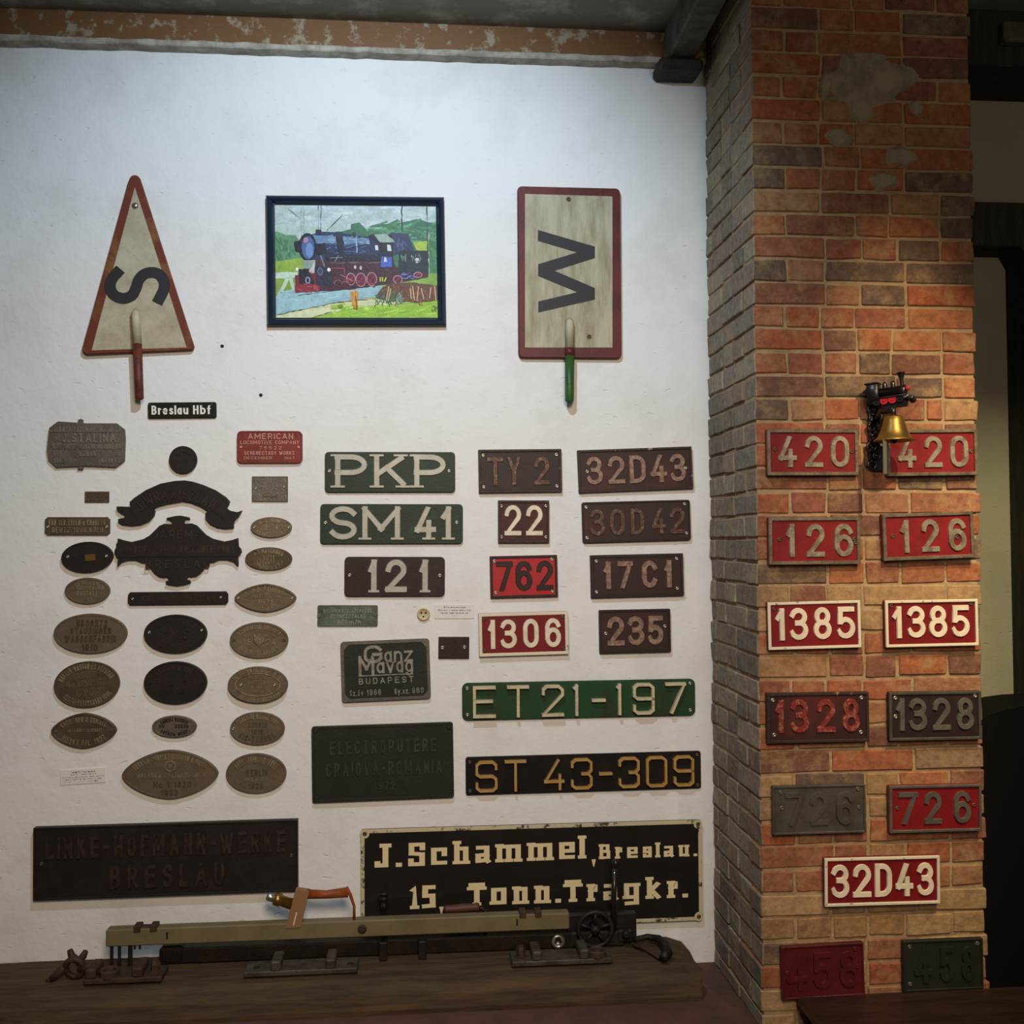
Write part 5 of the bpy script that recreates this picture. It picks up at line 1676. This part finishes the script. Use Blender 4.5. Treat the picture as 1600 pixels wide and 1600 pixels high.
for u, s in ((172, .006), (184, .006), (201, .008), (208, .004), (216, .004)):
    p = loc3(u, 1480)
    bm = bmesh.new()
    ln_ = (zbm-.125) if s >= .006 else .018
    tube(bm, [(p.x, .02, .002), (p.x, .02, -ln_)], s, 8)
    link('pin', bm, M_darkiron, t)
for u, v in ((261, 1462), (808, 1443)):
    p = loc3(u, v)
    bm = bmesh.new()
    box(bm, p.x-.003, p.x+.003, -.0015, .002, HG*.35, HG*.75)
    link('slot_mark', bm, M_darkiron, t)
bm = bmesh.new()
p = loc3(566, 1448)
lathe(bm, [(.016, 0), (.016, .003), (.011, .006), (0, .006)], 14, Matrix.Translation((p.x, 0, HG/2)) @ RX90)
link('bolt', bm, M_rustiron, t)
# handle
hb = [loc3(446, 1450), loc3(470, 1448), loc3(483, 1393), loc3(462, 1390)]
bm = bmesh.new()
v0 = [bm.verts.new((p.x, -.004, p.z)) for p in hb]
v1 = [bm.verts.new((p.x, .03, p.z)) for p in hb]
for k in range(4):
    bm.faces.new((v0[k], v0[(k+1) % 4], v1[(k+1) % 4], v1[k]))
bm.faces.new(v0)
bm.faces.new(list(reversed(v1)))
hp = link('handle_bracket', bm, mat('tan_painted_bracket', (140, 104, 72), .5, bump=.1), t)
bm = bmesh.new()
a, b = loc3(459, 1444), loc3(463.5, 1426)
stroke(bm, [(a.x, a.z), (b.x, b.z)], .004, .0, .0015)
bmesh.ops.transform(bm, verts=bm.verts, matrix=Matrix.Translation((0, -.004, 0)) @ RX90)
link('slot', bm, M_paper, hp)
bm = bmesh.new()
a, m_, b = loc3(479, 1399), loc3(510, 1399.5), loc3(543, 1396)
tube(bm, [(a.x, .013, a.z), (m_.x, .013, m_.z), (b.x, .013, b.z)], [.0165, .0145, .018], 14)
link('grip', bm, M_leather, t, True)
bm = bmesh.new()
tube(bm, [(loc3(541, 1388).x, .013, loc3(541, 1388).z), (loc3(547, 1400).x, .013, loc3(547, 1400).z), (loc3(553, 1418).x, .013, loc3(553, 1418).z), (loc3(553, 1440).x, .013, loc3(553, 1440).z)], [.006, .006, .005, .005], 8)
link('handle_leg', bm, M_leather, t, True)
k0, k1 = loc3(456, 1415), loc3(417, 1402)
dv = (k1-k0).normalized()
mk = Matrix.Translation((k0.x, .013, k0.z)) @ Vector((0, 0, 1)).rotation_difference(dv).to_matrix().to_4x4()
kl = (k1-k0).length
bm = bmesh.new()
lathe(bm, [(0, 0), (.019, 0), (.019, kl*.45), (.023, kl*.47), (.023, kl*.7), (.017, kl*.74), (0, kl*.74)], 20, mk)
kb = link('knob', bm, M_brasswork, t, True)
bm = bmesh.new()
lathe(bm, [(.012, kl*.73), (.015, kl*.76), (.015, kl*.98), (.012, kl*1.02), (0, kl*1.02)], 16, mk)
link('knob_tip', bm, M_steelwork, kb, True)

# hand rail drill behind the gauge
YD = -.085
d0, d1 = W(251, 1490, YD), W(995, 1470, YD)
zt2 = W(890, 1470, YD).z
t = thing('rail_drill', 'dark iron hand drilling machine with spoked wheel behind the gauge bar', 'drill', Matrix.Translation((d0.x, YD, .12)))
Ld = d1.x-d0.x
l4 = lambda u, v, y=YD: (W(u, v, y) - Vector((d0.x, YD, .12)))
bm = bmesh.new()
box(bm, 0, Ld-.05, -.025, .03, -.004, .052, .006)
box(bm, -.0, .09, -.03, .034, -.004, .06, .014)
link('bed', bm, M_darkiron, t)
bm = bmesh.new()
p0, p1 = l4(886, 1430), l4(995, 1470)
box(bm, p0.x, p1.x, .0, .03, max(p1.z-.02, .002), p0.z, .004)
link('side_plate', bm, M_darkiron, t)
for u, w0 in ((600, .008), (660, .008)):
    bm = bmesh.new()
    p = l4(u, 1470)
    box(bm, p.x-.014, p.x+.014, -.07, -.02, -.004, .06, .003)
    link('cross_stay', bm, M_darkiron, t)
bm = bmesh.new()
p, q_ = l4(600, 1440), l4(600, 1394)
lathe(bm, [(.008, p.z), (.008, q_.z-.06), (.011, q_.z-.058), (.011, q_.z-.042), (.008, q_.z-.04), (.008, q_.z-.03), (.016, q_.z-.028), (.016, q_.z-.018), (.008, q_.z-.016), (.008, q_.z-.01), (.018, q_.z-.008), (.018, q_.z), (0, q_.z)], 16, Matrix.Translation((p.x, 0, 0)))
tube(bm, [(p.x, 0, .04), (p.x, 0, p.z+.01)], .008, 8)
link('feed_screw', bm, M_darkiron, t, True)
bm = bmesh.new()
a, b = l4(694, 1421), l4(749, 1417)
dv = b-a
mk = Matrix.Translation(a) @ Vector((0, 0, 1)).rotation_difference(dv.normalized()).to_matrix().to_4x4()
lh = dv.length
lathe(bm, [(0, 0), (.012, 0), (.015, .01), (.013, .02), (.016, lh*.5), (.014, lh-.02), (.016, lh-.008), (.012, lh), (0, lh)], 16, mk)
hd = link('crank_grip', bm, M_woodgrip, t, True)
bm = bmesh.new()
tube(bm, [(b.x, 0, b.z), (b.x+.02, 0, b.z-.01), (b.x+.02, 0, .045)], .006, 8)
link('crank_arm', bm, M_darkiron, t, True)
# spoked wheel
YWH = -.125
wc = l4(930, 1452, YWH)
mw = Matrix.Translation(wc) @ RX90
bm = bmesh.new()
Rw = .062
tube(bm, [mw @ Vector((Rw*math.cos(2*PI*k/28), Rw*math.sin(2*PI*k/28), 0)) for k in range(29)], .0085, 8, False)
wl = link('flywheel', bm, M_darkiron, t, True)
for k in range(5):
    q = 2*PI*k/5+.3
    bm = bmesh.new()
    tube(bm, [mw @ Vector((.012*math.cos(q), .012*math.sin(q), 0)), mw @ Vector((Rw*math.cos(q), Rw*math.sin(q), 0))], .006, 8)
    link('spoke', bm, M_darkiron, wl, True)
bm = bmesh.new()
lathe(bm, [(0, -.04), (.017, -.04), (.017, .014), (.01, .02), (0, .02)], 14, mw)
link('hub', bm, M_darkiron, wl, True)
bm = bmesh.new()
tube(bm, [(l4(957, 1470).x, -.02, .05), (l4(958, 1400).x, -.012, l4(958, 1400).z), (l4(960, 1356).x, -.01, l4(960, 1356).z)], .0105, 10)
link('lever', bm, M_black, t, True)
bm = bmesh.new()
p = l4(961, 1348)
lathe(bm, [(0, -.018), (.012, -.012), (.015, 0), (.012, .012), (0, .018)], 14, Matrix.Translation((p.x, -.01, p.z)))
link('lever_knob', bm, M_black, t, True)
bm = bmesh.new()
p = l4(975, 1455)
box(bm, p.x-.03, p.x+.028, -.03, .005, p.z-.03, p.z+.014, .006)
lathe(bm, [(.014, 0), (.014, .02), (.008, .026), (0, .026)], 12, Matrix.Translation((p.x, -.03, p.z+.004)) @ RX90)
link('gear_case', bm, M_darkiron, t)
bm = bmesh.new()
p = l4(872, 1471, -.12)
tube(bm, [p + Vector((.02*math.cos(2*PI*k/14), 0, .02*math.sin(2*PI*k/14))) for k in range(15)], .007, 6, False)
tube(bm, [p + Vector((.0, .0, -.01)), p + Vector((.0, .07, -.01))], .007, 8)
link('shackle', bm, M_steelwork, t, True)

# iron clamp at the left end
YC = -.2
c = W(118, 1508, YC)
t = thing('screw_clamp', 'dark iron screw clamp with a wing nut at the left end of the tie plate', 'clamp', Matrix.Translation((c.x, YC, .12)))
l5 = lambda u, v, y=YC: (W(u, v, y) - Vector((c.x, YC, .12)))
bm = bmesh.new()
p = l5(117, 1512)
tube(bm, [p + Vector((.03*math.cos(q), -.012*math.sin(q), .034*math.sin(q))) for q in [2*PI*k/16 for k in range(17)]], .011, 8, False)
link('ring', bm, M_rustiron, t, True)
bm = bmesh.new()
w0 = l5(124, 1500)
tube(bm, [l5(109, 1484), l5(112, 1494), l5(122, 1502), l5(130, 1494), l5(134, 1486)], [.009, .013, .016, .013, .009], 10)
link('wing_nut', bm, M_rustiron, t, True)
bm = bmesh.new()
tube(bm, [l5(104, 1508), l5(92, 1520), l5(80, 1530, YC)], [.012, .014, .012], 8)
tube(bm, [l5(80, 1530), l5(72, 1532)], [.01, .005], 8)
link('jaw', bm, M_rustiron, t, True)
bm = bmesh.new()
tube(bm, [l5(122, 1512), l5(150, 1510)], [.014, .014], 10)
link('spindle', bm, M_rustiron, t, True)

# bent iron strap at the right end of the sleeper
YH = -.17
pts = [(992, 1476), (1012, 1474), (1028, 1482), (1037, 1496), (1040, 1512), (1036, 1526)]
c = W(1020, 1495, YH)
t = thing('iron_hook', 'bent dark iron hook lying on the right end of the sleeper', 'hook', Matrix.Translation((c.x, YH, .11)))
l6 = lambda u, y, z: Vector((W(u, 1500, y).x - c.x, y-YH, z-.11))
bm = bmesh.new()
tube(bm, [l6(992, -.1, .135), l6(1012, -.09, .14), l6(1030, -.12, .142), l6(1040, -.17, .138), l6(1043, -.23, .136), l6(1036, -.265, .131)], [.010, .011, .014, .018, .019, .014], 10)
link('shank', bm, M_darkiron, t, True)
bm = bmesh.new()
tube(bm, [l6(990, -.13, .128), l6(1010, -.17, .126), l6(1030, -.24, .122)], [.007, .007, .006], 8)
link('rod', bm, M_steelwork if False else M_rustiron, t, True)

# ------------------------------------------------------------------ black casing and low plinth by the pillar
M_soot = mat('soot_black_iron', (13, 12, 12), .8, spec=.1, bump=.2, bscale=40)
yb = -.36
ztop = W(1592, 1099, yb).z
xl = XR - .10
xr_ = xl + 2*(W(1598, 1099, yb).x - xl)
bm = bmesh.new()
wd = xr_-xl
pts = [(wd/2, 0)]
for k in range(17):
    q = R_(0 + 180*k/16)
    pts.append((wd/2*math.cos(q), ztop - .13 + .13*math.sin(q)))
pts.append((-wd/2, 0))
slab(bm, pts, 0, .22, .003)
bmesh.ops.transform(bm, verts=bm.verts, matrix=RX90)
o = link('round_topped_casing', bm, M_soot)
o.location = ((xl+xr_)/2, yb+.22, 0)
o.location.x = XR + .02 + wd/2
tag(o, 'tall black round-topped iron casing right of the brick pillar', 'casing')

zp = W(1244, 1556, PY-.01).z
xp = W(1244, 1556, PY-.01).x
M_plinth = mat('dark_varnished_wood', (58, 38, 28), .4, col2=(44, 30, 24), scale=5, bump=.15, stretch=(1, 6, 6), bscale=20)
t = thing('low_bench', 'low dark varnished wooden bench at the foot of the brick pillar', 'bench', Matrix.Translation((xp, PY-.012, 0)))
bm = bmesh.new()
box(bm, 0, 1.25, -.5, 0, zp-.03, zp, .006)
link('bench_top', bm, M_plinth, t)
bm = bmesh.new()
box(bm, .03, 1.22, -.48, -.01, .002, zp-.0295, .004)
link('bench_base', bm, M_soot, t)
